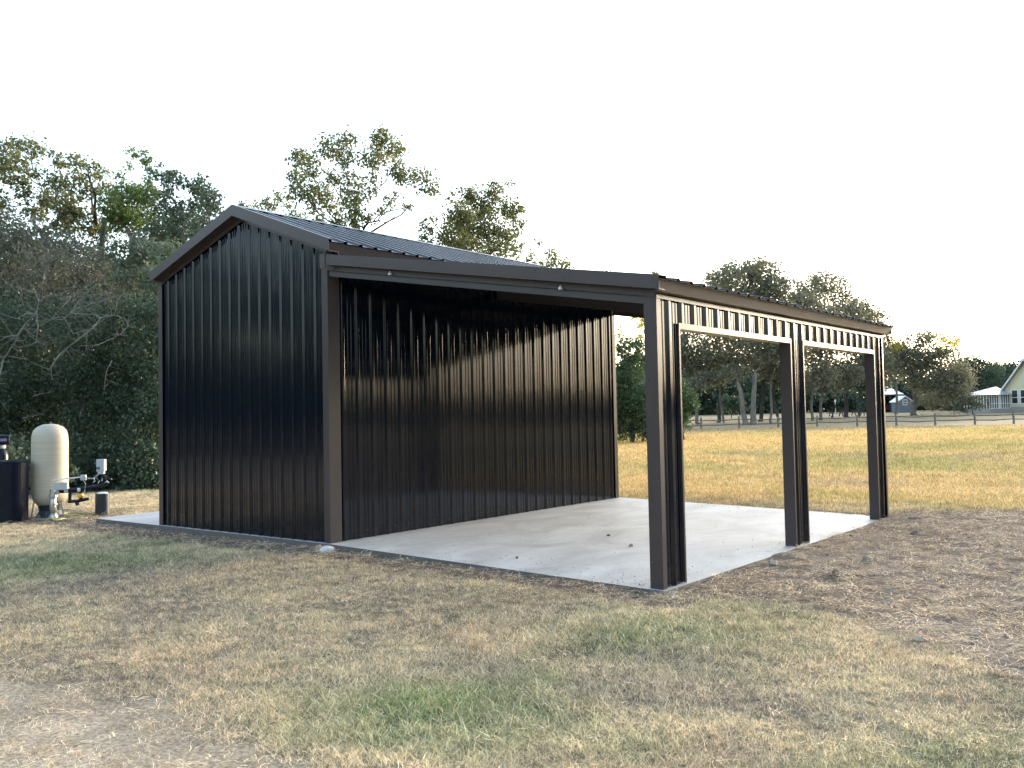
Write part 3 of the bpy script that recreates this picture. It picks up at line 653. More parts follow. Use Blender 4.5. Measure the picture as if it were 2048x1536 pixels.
# framing under the lean-to roof
for y in (.045, D/2, D-.045):
    mb = MB(); x0, x1 = .006, L-.13; mb.hexa([(x0, y-.03, leanz(x0)-.215), (x1, y-.03, leanz(x1)-.215), (x1, y+.03, leanz(x1)-.215), (x0, y+.03, leanz(x0)-.215), (x0, y-.03, leanz(x0)-.075), (x1, y-.03, leanz(x1)-.075), (x1, y+.03, leanz(x1)-.075), (x0, y+.03, leanz(x0)-.075)]); mb.build('rafter', m_frame, shed)
for x in (.9, 1.8, 2.7, 3.6):
    MB().box((x-.03, .01, leanz(x)-.072), (x+.03, D-.01, leanz(x)-.012)).build('purlin', m_frame, shed)
MB().box((L-.12, .31, HT-.14), (L-.04, D-.01, HT-.025)).build('header_beam', m_frame, shed)
m_clip = mat('white_clip', (.7, .7, .72), .5, var=.05)
for u, v, dz in ((780, 548, 0), (1121, 577, 0)):
    p = onp(u, v, 1, -.03); MB().box((p[0]-.013, -.045, p[2]-.010), (p[0]+.013, -.012, p[2]+.010)).box((p[0]-.004, -.035, p[2]+.012), (p[0]+.004, -.022, p[2]+.03)).build('clip', m_clip, shed)
sc = MB()
for x in np.arange(-W+.17, -.1, PITCH):
    for z in (.09, 1.35, 2.55): sc.box((x-.003, .0265, z-.003), (x+.003, .0305, z+.003))
for y in np.arange(.12, D, PITCH):
    for z in (.12,): sc.box((-.0305, y-.004, z-.004), (-.0255, y+.004, z+.004))
for (x, z) in ((L-.10, .22), (L-.10, 1.75), (L-.02, .9)): sc.box((x-.007, -.008, z-.007), (x+.007, -.001, z+.007))
sc.build('screw_heads', m_screw, shed, kind='stuff')
# ------------------------------------------------------------------ well equipment on the left
m_tank = mat('fibreglass_tank', (.46, .42, .325), .5, var=.08, scale=4, bump=.12, bscale=30, stretch=(.2, .2, 6))
m_blackp = mat('black_plastic', (.004, .008, .018), .28, var=.3, scale=6, bump=.05, spec=.22)
m_greyp = mat('dark_grey_plastic', (.018, .028, .045), .5, var=.2, scale=8)
m_metalp = mat('galvanised_fitting', (.50, .52, .52), .38, metal=.7, var=.25, scale=30, bump=.3)
m_whitep = mat('white_pipe', (.70, .70, .68), .5, var=.1, scale=20)
m_boxg = mat('grey_switch_box', (.42, .45, .46), .5, var=.08, scale=10)
m_orange = mat('orange_cap', (.80, .36, .03), .5, var=.1)
m_hose = mat('green_hose', (.42, .45, .17), .55, var=.15, scale=5)
m_label = mat('dark_label', (.10, .10, .22), .5, var=.1)
def GZ(p): return float(ground_z(p[0], p[1]))
p = on(100, 1036, -.14); tz = GZ(p); TB = Vector((p[0], p[1], tz))
t = empty('pressure_tank', TB, 'tall cream fibreglass pressure tank on a short base behind the brine barrel', 'water tank')
prof = [(.11, .20), (.20, .225), (.26, .30), (.284, .40), (.288, .55)]+[(.286, z) for z in (.8, 1.05, 1.3)]+[(.280, 1.40), (.255, 1.49), (.20, 1.55), (.12, 1.59), (.05, 1.60), (.02, 1.60)]
MB().lathe(prof, TB, 48).build('tank_body', m_tank, t, smooth=True)
MB().lathe([(.022, 1.598), (.022, 1.63), (.012, 1.64)], TB, 12).build('top_cap', m_greyp, t)
mb = MB()
mb.lathe([(.25, 0), (.25, .02), (.20, .05), (.17, .12), (.19, .225)], TB, 24); mb.build('tank_base', m_greyp, t)
for k in range(3):
    a = .4+k*2.09; MB().tube([TB+Vector((.29*math.cos(a), .29*math.sin(a), 0)), TB+Vector((.25*math.cos(a), .25*math.sin(a), .28))], .012, 6).build('leg', m_metalp, t)
# pump manifold: riser, tee, horizontal run, valve and box
RD = Vector((rt[0], rt[1], 0)).normalized(); FD = Vector((fw[0], fw[1], 0)).normalized()
mo = TB-FD*.36+RD*.25; mo.z = GZ(mo)
mf = empty('pump_manifold', mo, 'silver and black pipe manifold with grey boxes running from the cream tank to the filter', 'pipework')
def P_(r_, z, f_=0.): return Vector(mo)+RD*(r_*.84)+FD*f_+Vector((0, 0, z))
MB().tube([P_(0, 0), P_(.0, .06), P_(.01, .12)], [.075, .07, .045], 12).tube([P_(.01, .12), P_(-.015, .26), P_(0, .40)], [.058, .05, .05], 12).build('riser', m_metalp, mf, smooth=True)
MB().tube([P_(.0, .385), P_(0, .43)], .068, 12).build('collar', m_metalp, mf); MB().tube([P_(0, .25), P_(0, .28)], .062, 12).build('collar', m_metalp, mf)
MB().tube([P_(0, .40), P_(0, .52)], .055, 12).tube([P_(-.03, .47), P_(.14, .48)], .048, 12).build('tee', m_metalp, mf)
MB().tube([P_(.14, .48), P_(.24, .485)], .040, 12).build('rubber_coupling', m_blackp, mf, smooth=False)
MB().tube([P_(.24, .485), P_(.31, .49)], .047, 12).build('union', m_whitep, mf)
MB().tube([P_(.31, .49), P_(.62, .52), P_(.98, .56)], .036, 10).tube([P_(.30, .30), P_(.5, .31), P_(.72, .345)], .028, 8).tube([P_(.55, .32), P_(.56, .5)], .03, 8).tube([P_(.33, .33), P_(.34, .48)], .026, 8).tube([P_(.46, .30), P_(.49, .24)], .03, 8).build('black_pipe', m_blackp, mf)
MB().tube([P_(.50, .50), P_(.56, .50)], .043, 10).build('white_coupling', m_whitep, mf)
MB().tube([P_(.53, .385, -.05), P_(.62, .42, -.05)], .030, 10).build('orange_valve_cap', m_orange, mf)
q = P_(.19, .565, -.05); MB().beam(q-RD*.11, q+RD*.11, .06, .13).build('junction_box', m_boxg, mf, bevel=.01)
MB().tube([P_(-.02, .66, -.03), P_(.3, .69, -.03), P_(.60, .71, -.03)], .011, 8).build('conduit', m_whitep, mf)
MB().lathe([(.045, 0), (.05, .01), (.05, .05), (.045, .09)], tuple(P_(.62, .655, -.03)), 14).build('pressure_switch', m_boxg, mf)
MB().tube([P_(.66, .69, -.03), P_(.80, .68, -.03), P_(.87, .72), P_(.92, .77)], .009, 6).tube([P_(.62, .66, -.04), P_(.68, .6, -.06), P_(.66, .47, -.06), P_(.60, .42, -.05)], .007, 6).build('cable', m_boxg, mf)
q = P_(.96, .90); MB().beam(q-RD*.065, q+RD*.065, .10, .20).beam(q-RD*.05-Vector((0, 0, .125)), q+RD*.05-Vector((0, 0, .125)), .07, .05).build('control_box', m_boxg, mf, bevel=.008)
MB().beam(q-RD*.06-FD*.0515-Vector((0, 0, .05)), q+RD*.0-FD*.0515-Vector((0, 0, .05)), .002, .05, (0, 0, 1)).build('box_label', m_label, mf)
vb = MB(); r = random.Random(3)
for k in range(11):
    a = P_(.90+r.uniform(-.05, .2), .58+r.uniform(-.04, .1), r.uniform(-.06, .06)); vb.tube([a, a+Vector((r.uniform(-.04, .06), r.uniform(-.03, .03), r.uniform(-.02, .05)))], r.uniform(.014, .030), 8)
vb.build('valve_cluster', m_blackp, mf, kind='stuff')
vb = MB()
for k in range(7):
    a = P_(.9+r.uniform(-.05, .22), .60+r.uniform(-.04, .1), -.07); vb.tube([a, a+Vector((r.uniform(-.06, .06), .0, r.uniform(-.05, .05)))], .008, 6)
vb.build('small_fittings', m_whitep, mf, kind='stuff')
p = on(205, 1030, -.14); fb = Vector((p[0], p[1], GZ(p)))
f_ = empty('sediment_filter', fb, 'small dark grey filter canister with white rim standing left of the slab', 'filter')
MB().lathe([(.115, 0), (.118, .02), (.116, .365), (.114, .375)], fb, 28).build('canister', m_greyp, f_, smooth=False)
MB().lathe([(.09, .375), (.075, .39), (.04, .40)], fb, 20).build('filter_cap', m_whitep, f_)
p = on(16, 1044, -.14); bb = Vector((p[0], p[1], GZ(p)))
br_ = empty('brine_barrel', bb, 'round black plastic brine barrel with flat lid at the left picture edge', 'barrel')
MB().lathe([(.285, 0), (.295, .03), (.300, .5), (.306, .98), (.308, .985)], bb, 40).build('barrel_body', m_blackp, br_, smooth=False)
MB().lathe([(.316, .985), (.318, 1.00), (.305, 1.018), (.1, 1.028), (.02, 1.029)], bb, 40).build('lid', m_blackp, br_, smooth=False)
p = bb+FD*.62-RD*.50; p.z = GZ(p)
sf = empty('water_softener', p, 'slim black softener tank with a black control head behind the brine barrel', 'water softener')
MB().lathe([(.12, 0), (.13, .03), (.13, 1.08), (.10, 1.17), (.05, 1.22)], p, 28).build('resin_tank', m_blackp, sf, smooth=True)
MB().lathe([(.07, 1.20), (.085, 1.22), (.085, 1.26), (.06, 1.27)], p, 20).build('neck', m_boxg, sf)
MB().box((p[0]-.10, p[1]-.12, p[2]+1.27), (p[0]+.12, p[1]+.12, p[2]+1.44)).build('control_head', m_blackp, sf, bevel=.025)
MB().box((p[0]+.121, p[1]-.06, p[2]+1.33), (p[0]+.124, p[1]+.06, p[2]+1.38)).build('display', m_label, sf)
def hose(name, uv, rad, m, label, cat='hose'):
    pts = [on(u, v, -.13) for u, v in uv]; P = []
    for i in range(len(pts)-1):
        p0 = pts[max(i-1, 0)]; p1 = pts[i]; p2 = pts[i+1]; p3 = pts[min(i+2, len(pts)-1)]
        for t in np.linspace(0, 1, 8, endpoint=False): P.append(.5*((2*p1)+(-p0+p2)*t+(2*p0-5*p1+4*p2-p3)*t*t+(-p0+3*p1-3*p2+p3)*t**3))
    P.append(pts[-1]); P = [(q[0], q[1], GZ(q)+rad+.012) for q in P]
    return MB().tube(P, rad, 8).build(name, m, smooth=True, label=label, cat=cat)
hose('garden_hose', [(188, 1030), (160, 1027), (130, 1029), (104, 1038), (112, 1044), (140, 1040), (174, 1040), (150, 1034), (120, 1035), (106, 1041)], .014, m_hose, 'yellow-green garden hose coiled flat on the soil below the cream tank')
hose('garden_hose', [(192, 1027), (165, 1026), (140, 1021), (124, 1021)], .011, mat('olive_hose', (.36, .34, .2), .6), 'thin olive hose running from the filter canister behind the coil')
hose('garden_hose', [(-12, 1024), (25, 1029), (52, 1036), (75, 1041), (104, 1042)], .009, mat('dull_hose', (.30, .29, .20), .6), 'thin dull hose crossing the soil in front of the brine barrel')
# ------------------------------------------------------------------ trees
def bark(name, col): return mat(name, col, .95, var=.35, scale=6, bump=.8, bscale=25, stretch=(1, 1, .3), spec=.2)
m_bark = bark('grey_bark', (.16, .145, .125)); m_barkd = bark('dark_bark', (.07, .062, .055)); m_barkp = bark('pale_bark', (.185, .18, .16))
def fol(name, c1, c2, trans=.45):
    m = bpy.data.materials.new(name); m.use_nodes = True; n = m.node_tree; n.nodes.clear()
    o = N(n, 'ShaderNodeOutputMaterial'); t = N(n, 'ShaderNodeAttribute', attribute_name='tint')
    rp = N(n, 'ShaderNodeValToRGB'); rp.color_ramp.elements[0].color = (*c1, 1); rp.color_ramp.elements[1].color = (*c2, 1)
    n.links.new(t.outputs['Fac'], rp.inputs[0])
    d = N(n, 'ShaderNodeBsdfDiffuse'); tr = N(n, 'ShaderNodeBsdfTranslucent'); gl = N(n, 'ShaderNodeBsdfGlossy'); gl.inputs['Roughness'].default_value = .45
    mx = N(n, 'ShaderNodeMixShader'); mx.inputs[0].default_value = trans; mg = N(n, 'ShaderNodeMixShader'); mg.inputs[0].default_value = .035
    n.links.new(rp.outputs[0], d.inputs[0]); n.links.new(rp.outputs[0], tr.inputs[0]); n.links.new(d.outputs[0], mx.inputs[1]); n.links.new(tr.outputs[0], mx.inputs[2])
    n.links.new(mx.outputs[0], mg.inputs[1]); n.links.new(gl.outputs[0], mg.inputs[2]); n.links.new(mg.outputs[0], o.inputs[0]); return m
f_loak = fol('live_oak_leaves', (0.115, 0.121, 0.081), (0.276, 0.270, 0.178))
f_oak = fol('oak_leaves', (0.081, 0.105, 0.036), (0.203, 0.203, 0.074))
f_green = fol('green_leaves', (0.081, 0.127, 0.037), (0.194, 0.267, 0.075))
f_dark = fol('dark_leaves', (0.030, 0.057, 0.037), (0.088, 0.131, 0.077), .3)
f_brown = fol('brownish_leaves', (.095, .100, .07), (.20, .205, .15))
f_grey = fol('greygreen_leaves', (0.069, 0.096, 0.061), (0.164, 0.205, 0.130), .35)
f_sunlit = fol('sunlit_golden_leaves', (.24, .21, .05), (.60, .50, .12), .6)  # yellow sun glow on the treetops is put into this leaf colour
f_ced = fol('cedar_needles', (0.036, 0.068, 0.034), (0.098, 0.156, 0.065), .3)
NLEAF = [0]
def leafcloud(C, R, n, size, rg, clus=14, sub=.28, shell=.35):
    """leaves gathered on small sprays inside an ellipsoid"""
    k = max(3, n//clus); d = rg.normal(size=(k, 3)); d /= np.linalg.norm(d, axis=1)[:, None]
    rr = rg.uniform(shell, 1, k)**.6; tips = C+d*rr[:, None]*R*rg.uniform(.8, 1.12, (k, 1))
    i = rg.integers(0, k, n); sp = np.maximum(np.mean(R)*sub, size*1.2)
    c = tips[i]+rg.normal(size=(n, 3))*sp*np.array([1, 1, .8])*rg.uniform(.35, 1.0, (n, 1))
    a = rg.normal(size=(n, 3)); a /= np.linalg.norm(a, axis=1)[:, None]; b = np.cross(a, rg.normal(size=(n, 3))); b /= np.linalg.norm(b, axis=1)[:, None]
    s = size*rg.uniform(.45, 1.5, (n, 1)); a = a*s*.5; b = b*s*.3
    V = np.stack([c-a, c+b, c+a, c-b], 1).reshape(-1, 3); T = np.repeat(np.clip(rg.uniform(0, .6, n)+.4*rg.uniform(0, 1, k)[i], 0, 1), 4)
    NLEAF[0] += n
    return V, T, tips
def tree(name, label, cat, base, clumps, leaf=.13, dens=1., fmat=None, bmat=None, tr=.2, fork=None, group=None, seed=1, limbs=True, twigs=3, sub=.38, clus=16, second=None, trunkpts=None, lr=.35, att=.42):
    """clumps: world centre, radii; every clump is fed by a limb from the trunk"""
    rg = np.random.default_rng(seed); base = np.array(base, float)
    e = empty(name, tuple(base), label, cat, group)
    wood = MB(); VV = []; TT = []; V2 = []; T2 = []; todo = []
    tops = np.array([c for c, *_ in clumps]); cen = tops.mean(0)
    if fork is None: fork = base+(cen-base)*np.array([.45, .45, 1])*.5
    fork = np.array(fork, float)
    if trunkpts is not None: pts = [np.array(q) for q in trunkpts]
    else: 
        hgt = np.linalg.norm(fork-base); pts = [base-np.array([0, 0, .15])]+[base+(fork-base)*t+rg.normal(size=3)*np.array([1, 1, 0])*hgt*.02 for t in (.05, .33, .66, 1)]
    tk = MB(); rads = np.interp(np.linspace(0, 1, len(pts)), [0, .1, .3, 1], [tr*1.45, tr*1.1, tr*.9, tr*.68]); tk.tube(pts, list(rads), 9); tk.build('trunk', bmat, e, smooth=True)
    for ci, (c, R, *o) in enumerate(clumps):
        R = np.array(R, float); dn = o[0] if o else 1.
        nl = int(dens*dn*(R[0]*R[2])*3.14*2.6/(leaf*leaf*.3)); nl = max(12, min(nl, 16000))
        V, T, tips = leafcloud(np.array(c), R, nl, leaf, rg, clus, sub)
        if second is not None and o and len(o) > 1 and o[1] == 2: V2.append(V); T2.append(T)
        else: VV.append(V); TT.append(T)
        if limbs: todo.append((np.array(c, float), R, tips))
    if limbs:
        nodes = [(fork, tr*.62)]
        todo.sort(key=lambda q: np.linalg.norm(q[0]-fork))
        for c, R, tips in todo:
            best = min(nodes, key=lambda q: np.linalg.norm(c-q[0])+att*np.linalg.norm(q[0]-fork)+(3 if q[0][2] > c[2]+.3 else 0)+(4 if np.linalg.norm(c-q[0]) < .5*R[0] else 0))
            p0, r0_ = best; l = np.linalg.norm(c-p0); dr = (c-p0)/max(l, 1e-6)
            ra = max(min(r0_*.76, tr*lr*1.2), .024)
            pull = np.array([0, 0, -.10*l])+rg.normal(size=3)*l*.05
            P = [p0, p0+dr*l*.28+pull*.8+rg.normal(size=3)*l*.02, p0+dr*l*.55+pull+rg.normal(size=3)*l*.03, p0+dr*l*.8+pull*.5+rg.normal(size=3)*l*.03, c]
            wood.tube(P, [ra, ra*.85, ra*.7, ra*.55, ra*.36], 6, cap=False)
            nodes += [(P[1], ra*.85), (P[2], ra*.7), (P[3], ra*.55), (c, ra*.4)]
            for j in range(min(twigs*2, len(tips))):
                q = tips[rg.integers(0, len(tips))]; s_ = P[rg.integers(2, 5)]; m_ = (s_+q)/2+rg.normal(size=3)*.10*np.linalg.norm(q-s_); m2 = m_*.4+q*.6+rg.normal(size=3)*.06*np.linalg.norm(q-s_)
                wood.tube([s_, m_, m2, q], [ra*.30, ra*.2, ra*.14, ra*.06], 4, cap=False)
    if limbs and wood.v: wood.build('branches', bmat, e)
    V = np.concatenate(VV); me = npmesh('crown', V, np.arange(len(V)).reshape(-1, 4), {'tint': ('FLOAT', np.concatenate(TT))}); link('crown', me, fmat, e)
    if V2:
        V = np.concatenate(V2); me = npmesh('backlit_foliage', V, np.arange(len(V)).reshape(-1, 4), {'tint': ('FLOAT', np.concatenate(T2))}); link('backlit_foliage', me, second, e)
    return e
def cl(dep, lst, jit=.7, seed=0, rs=1.1):
    """clumps seen at u,v with half-size a,b (pixels of the photograph) at about this distance"""
    rg = np.random.default_rng(seed+int(dep)); out = []
    for q in lst:
        u, v, a, b_ = q[:4]; s = dep/F; ra, rb = a*s*rs, b_*s*rs; dd = dep+rg.normal()*jit
        s2 = dd/F; out.append((at(u, v, dd), (a*s2*rs, a*s2*rs, b_*s2*rs))+tuple(q[4:]))
    return out
def gbase(u, dep):
    p = at(u, 830, dep); return np.array([p[0], p[1], float(ground_z(p[0], p[1]))])
# --- left wood, tall trees (clump outlines measured on the photograph)
LW = 'tall trees of the wood left of the shed'
tree('oak_tree', 'leftmost tall open-crowned oak with a forked leaning limb against the sky', 'tree', gbase(95, 30), cl(30, [(12, 297, 17, 14, .6), (32, 288, 15, 9, .7), (62, 297, 27, 17, .7), (32, 322, 28, 20, .7), (12, 352, 15, 22, .8), (70, 345, 18, 14, .6), (109, 316, 18, 15, .5), (120, 338, 14, 14, .4), (45, 376, 13, 26, .9), (118, 368, 20, 22, .8), (96, 400, 22, 22, .8), (72, 424, 20, 16, .8), (-25, 330, 30, 30, .7), (-20, 400, 30, 30, .7), (130, 420, 18, 30, .6)], 1.0, 1), leaf=.115, dens=1.75, fmat=f_oak, bmat=m_bark, tr=.19, fork=at(82, 462, 30), group=LW, seed=2, sub=.42, twigs=4)
tree('oak_tree', 'slender airy oak second from left with small separate leaf tufts', 'tree', gbase(225, 31), cl(31, [(150, 320, 20, 12, .5), (175, 341, 25, 18, .5), (200, 342, 14, 16, .45), (158, 381, 20, 22, .6), (188, 380, 24, 16, .55), (145, 415, 26, 26, .7), (176, 445, 26, 26, .6), (160, 350, 15, 15, .4), (215, 365, 14, 12, .3), (130, 455, 30, 20, .7), (200, 470, 24, 20, .6)], 1, 3), leaf=.115, dens=1.6, fmat=f_oak, bmat=m_barkd, tr=.13, fork=at(192, 440, 31), group=LW, seed=3, twigs=4)
tree('elm_tree', 'yellow-green leafy tree in the middle of the left wood with a sparse high sprig', 'tree', gbase(270, 29), cl(29, [(267, 306, 19, 8, .35), (297, 318, 14, 15, .6), (258, 338, 7, 9, .4), (238, 356, 12, 11, .5), (248, 390, 28, 22, 1.1), (292, 388, 26, 24, 1.1), (228, 418, 24, 22, 1.1), (250, 446, 30, 24, 1.1), (286, 428, 28, 28, 1.), (300, 350, 14, 14, .35), (215, 395, 14, 14, .6)], .9, 4), leaf=.115, dens=1.75, fmat=f_green, bmat=m_bark, tr=.16, fork=at(262, 470, 29), group=LW, seed=4)
tree('oak_tree', 'broad grey-green oak of the left wood nearest the gable peak', 'tree', gbase(385, 28), cl(28, [(328, 346, 20, 16, .6), (348, 366, 20, 22, .7), (334, 413, 26, 28, .7), (396, 378, 24, 20, .8), (420, 398, 20, 24, .8), (386, 428, 36, 30, .8), (360, 455, 36, 28, .9), (432, 425, 12, 14, .4), (330, 460, 30, 24, .9), (300, 480, 30, 24, .9), (400, 460, 30, 24, .7)], .8, 5), leaf=.115, dens=1.75, fmat=f_grey, bmat=m_bark, tr=.17, fork=at(375, 500, 28), group=LW, seed=5)
# --- mid storey, brownish and grey-green
LM = 'understorey trees at the edge of the left wood'
tree('understorey_tree', 'brownish thin-leaved tree at the far left edge under the tall oaks', 'tree', gbase(20, 25), cl(25, [(15, 450, 40, 30, .55), (60, 480, 50, 30, .6), (20, 520, 50, 40, .7), (90, 530, 50, 35, .7), (-30, 480, 40, 40, .7), (40, 580, 50, 35, .8), (110, 590, 45, 35, .7)], 1, 6), leaf=.09, dens=1.2, fmat=f_brown, bmat=m_barkp, tr=.10, fork=at(50, 640, 25), group=LM, seed=6, twigs=6, sub=.4)
tree('understorey_tree', 'brownish twiggy tree with sky showing through, right of the far left one', 'tree', gbase(170, 25.5), cl(25.5, [(150, 490, 40, 26, .55), (195, 510, 30, 26, .5), (160, 545, 45, 30, .65), (210, 560, 35, 30, .6), (230, 600, 35, 30, .6), (170, 600, 35, 30, .7), (120, 490, 30, 22, .5)], 1, 7), leaf=.09, dens=1.2, fmat=f_brown, bmat=m_barkp, tr=.09, fork=at(180, 650, 25.5), group=LM, seed=7, twigs=6, sub=.4)
tree('understorey_tree', 'soft grey-green tree close against the left roof edge of the shed', 'tree', gbase(290, 24), cl(24, [(250, 510, 36, 26), (300, 500, 36, 24), (345, 510, 34, 26), (270, 560, 40, 34), (320, 560, 34, 34), (360, 550, 30, 30), (240, 620, 30, 34, .8), (290, 620, 40, 34)], .8, 8), leaf=.10, dens=1.3, fmat=f_grey, bmat=m_bark, tr=.10, fork=at(285, 680, 24), group=LM, seed=8)
# --- dense dark bushes to the ground
UB = 'dark evergreen bushes along the wood edge'
bl = [(-60, 22.5, 'dark evergreen bush at the far left behind the softener'), (20, 21.8, 'dark bush directly behind the brine barrel'), (95, 22.2, 'dark bush directly behind the cream pressure tank'), (165, 21.2, 'dark bush between the cream tank and the filter canister'), (235, 21.6, 'dark bush above the filter canister'), (300, 21.0, 'tall dark bush against the left corner of the shed'), (380, 21.8, 'dark bush partly hidden behind the left part of the shed')]
for i, (u, d_, lb) in enumerate(bl):
    L_ = [(u-15, 930, 50, 55), (u+20, 960, 45, 40), (u, 860, 52, 48), (u+25, 800, 48, 48), (u-20, 770, 48, 48), (u+10, 710, 50, 50, .9), (u-10, 650, 50, 42, .75), (u+20, 620, 40, 30, .5), (u, 975, 60, 25)]
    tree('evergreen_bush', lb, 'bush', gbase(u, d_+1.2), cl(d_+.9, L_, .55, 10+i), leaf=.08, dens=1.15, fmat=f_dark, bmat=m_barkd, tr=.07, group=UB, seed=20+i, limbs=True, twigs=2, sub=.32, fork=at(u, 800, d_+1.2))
tree('shrub', 'low olive-green leafy shrub left of the cream tank', 'bush', gbase(40, 19.6), cl(19.4, [(30, 885, 22, 22), (50, 900, 18, 20), (62, 940, 14, 30), (20, 910, 20, 25), (140, 950, 14, 18, .5)], .3, 30), leaf=.07, dens=.7, fmat=f_grey, bmat=m_barkd, tr=.03, seed=31)
# deeper wood: more trunks and foliage behind, to close the view
for i, (u, d_, tp, lb) in enumerate([(-140, 33, 380, 'shadowed oak beyond the far left edge of the wood'), (0, 36, 470, 'deep shaded tree far behind the brine barrel'), (110, 35, 500, 'deep shaded tree far behind the cream tank'), (210, 34, 540, 'deep shaded tree behind the twiggy tree'), (300, 33, 520, 'deep shaded tree behind the shed left corner'), (400, 34, 480, 'deep shaded tree hidden behind the gable'), (-260, 30, 420, 'broad shaded oak left of the picture edge')]):
    L_ = [(u+a, v, 60, 50) for a in (-35, 35) for v in range(tp+40, 960, 85)]
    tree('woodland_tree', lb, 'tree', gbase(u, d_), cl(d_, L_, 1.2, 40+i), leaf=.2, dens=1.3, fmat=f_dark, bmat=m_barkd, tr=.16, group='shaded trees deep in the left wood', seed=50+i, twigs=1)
# --- pale bare branches in front of the wood
def zz(l): return [(x/4.518, 560+y/4.518) for x, y in l]
bt = empty('bare_tree', gbase(60, 20.8), 'pale leafless twisted branches hanging in front of the dark wood', 'tree')
BR = [([(-60, 1250), (-25, 1000), (0, 850), (30, 720), (90, 630), (140, 560), (160, 500)], .030), ([(160, 500), (60, 510), (0, 550)], .018), ([(160, 500), (230, 400), (330, 300), (350, 190), (320, 110), (300, 40)], .026), ([(330, 300), (240, 305), (150, 350), (0, 300)], .016), ([(330, 300), (345, 430), (325, 560), (430, 590), (520, 550)], .016), ([(325, 560), (250, 600), (180, 600)], .011), ([(345, 430), (310, 470), (265, 490)], .009),
      ([(320, 110), (230, 90), (120, 60), (40, 20)], .012), ([(320, 110), (400, 0), (420, -90)], .012), ([(540, 670), (690, 550), (840, 435), (850, 420), (910, 345), (960, 325), (1050, 320), (1130, 350), (1160, 410), (1100, 480), (1030, 520), (900, 580), (790, 595)], .020), ([(840, 435), (760, 460), (660, 485), (620, 410), (570, 330), (480, 350)], .015), ([(910, 345), (860, 310), (780, 310), (680, 340), (570, 330)], .014), ([(760, 240), (860, 200), (940, 180), (1050, 150), (1160, 120)], .013),
      ([(640, 300), (720, 180), (790, 100), (900, 20), (960, -60)], .016), ([(560, 250), (640, 160), (760, 80), (840, 20)], .011), ([(640, 300), (700, 250), (760, 240)], .013), ([(700, 200), (820, 130), (940, 130), (1000, 110)], .009), ([(780, 310), (640, 300), (560, 360), (480, 350), (420, 380), (350, 420)], .014), ([(360, 190), (420, 140), (520, 130), (620, 90), (700, 20)], .011), ([(220, 250), (180, 130), (100, 60)], .010), ([(300, 1050), (400, 1025), (490, 1005)], .010), ([(540, 670), (460, 790), (470, 900)], .02), ([(1010, 730), (960, 830), (940, 990)], .012), ([(200, 1250), (300, 1225), (400, 1215)], .009)]
rg = np.random.default_rng(77)
for k, (l, rad) in enumerate(BR):
    dd = 20.6+rg.uniform(-.3, .3); pts = [at(u, v, dd+rg.normal()*.08) for u, v in zz(l)]
    if k == 0: pts.insert(0, gbase(-20, dd)); 
    mb = MB(); mb.tube(pts, list(np.linspace(rad, rad*.35, len(pts))), 6)
    for j in range(len(pts)-1):
        for q in range(3):
            t = rg.uniform(); s = pts[j]*(1-t)+pts[j+1]*t; e_ = s+rg.normal(size=3)*np.array([.16, .16, .14]); f2 = e_+(e_-s)*.5+rg.normal(size=3)*.05
            mb.tube([s, e_, f2], [rad*.35, rad*.2, rad*.1], 4, cap=False)
    mb.build('branch', m_barkp, bt)
# --- trees seen over the roof
tree('oak_tree', 'tall open-crowned oak rising over the shed roof against white sky', 'tree', gbase(706, 34), cl(34, [(596, 318, 18, 22, .6), (624, 334, 24, 20, .6), (612, 384, 34, 20, .65), (674, 297, 36, 22, .7), (694, 274, 18, 11, .6), (762, 274, 22, 16, .6), (776, 298, 28, 24, .6), (745, 322, 26, 22, .6), (786, 335, 22, 18, .5), (713, 396, 28, 20, .55), (706, 428, 18, 28, .6), (832, 352, 32, 14, .55), (856, 376, 20, 20, .5), (803, 360, 20, 12, .35), (643, 404, 32, 28, .6), (590, 352, 16, 16, .5), (659, 357, 22, 16, .4), (784, 398, 20, 14, .3), (812, 300, 12, 10, .3), (690, 320, 18, 14, .4), (820, 410, 16, 10, .25), (700, 365, 26, 20, .4), (740, 365, 20, 20, .35), (676, 440, 20, 20, .4), (735, 445, 20, 16, .35), (640, 450, 18, 14, .35), (770, 425, 20, 14, .25)], 1.3, 60), leaf=.12, dens=1.9, fmat=f_oak, bmat=m_barkd, tr=.17, fork=at(706, 485, 34), seed=61, twigs=6, sub=.46, lr=.40, att=.72)
tree('oak_tree', 'low wispy treetops showing just right of the gable peak', 'tree', gbase(560, 36), cl(36, [(557, 404, 28, 16, .4), (530, 412, 22, 13, .5), (483, 412, 14, 8, .9), (590, 430, 20, 20, .4), (505, 425, 20, 12, .5), (620, 445, 18, 20, .4), (545, 445, 25, 15, .4)], .8, 62), leaf=.115, dens=1.75, fmat=f_oak, bmat=m_barkd, tr=.15, fork=at(575, 490, 36), seed=62, twigs=5)
tree('oak_tree', 'dense rounded oak over the middle of the roof, right of the tall open oak', 'tree', gbase(970, 36), cl(36, [(932, 394, 22, 16, .6), (987, 380, 20, 16, .6), (967, 404, 34, 22, .9), (1022, 415, 22, 24, .8), (920, 435, 26, 26, .9), (909, 470, 36, 28, 1.2), (967, 449, 36, 28, .9), (1008, 474, 30, 22, .7), (1006, 503, 44, 18, .6), (862, 449, 20, 18, .4), (854, 480, 20, 18, .5), (1018, 366, 13, 9, .25), (940, 500, 40, 24, .9), (1035, 450, 14, 20, .4), (900, 395, 14, 12, .2)], 1.2, 63), leaf=.12, dens=1.9, fmat=f_oak, bmat=m_barkd, tr=.2, fork=at(965, 520, 36), seed=64, twigs=4)
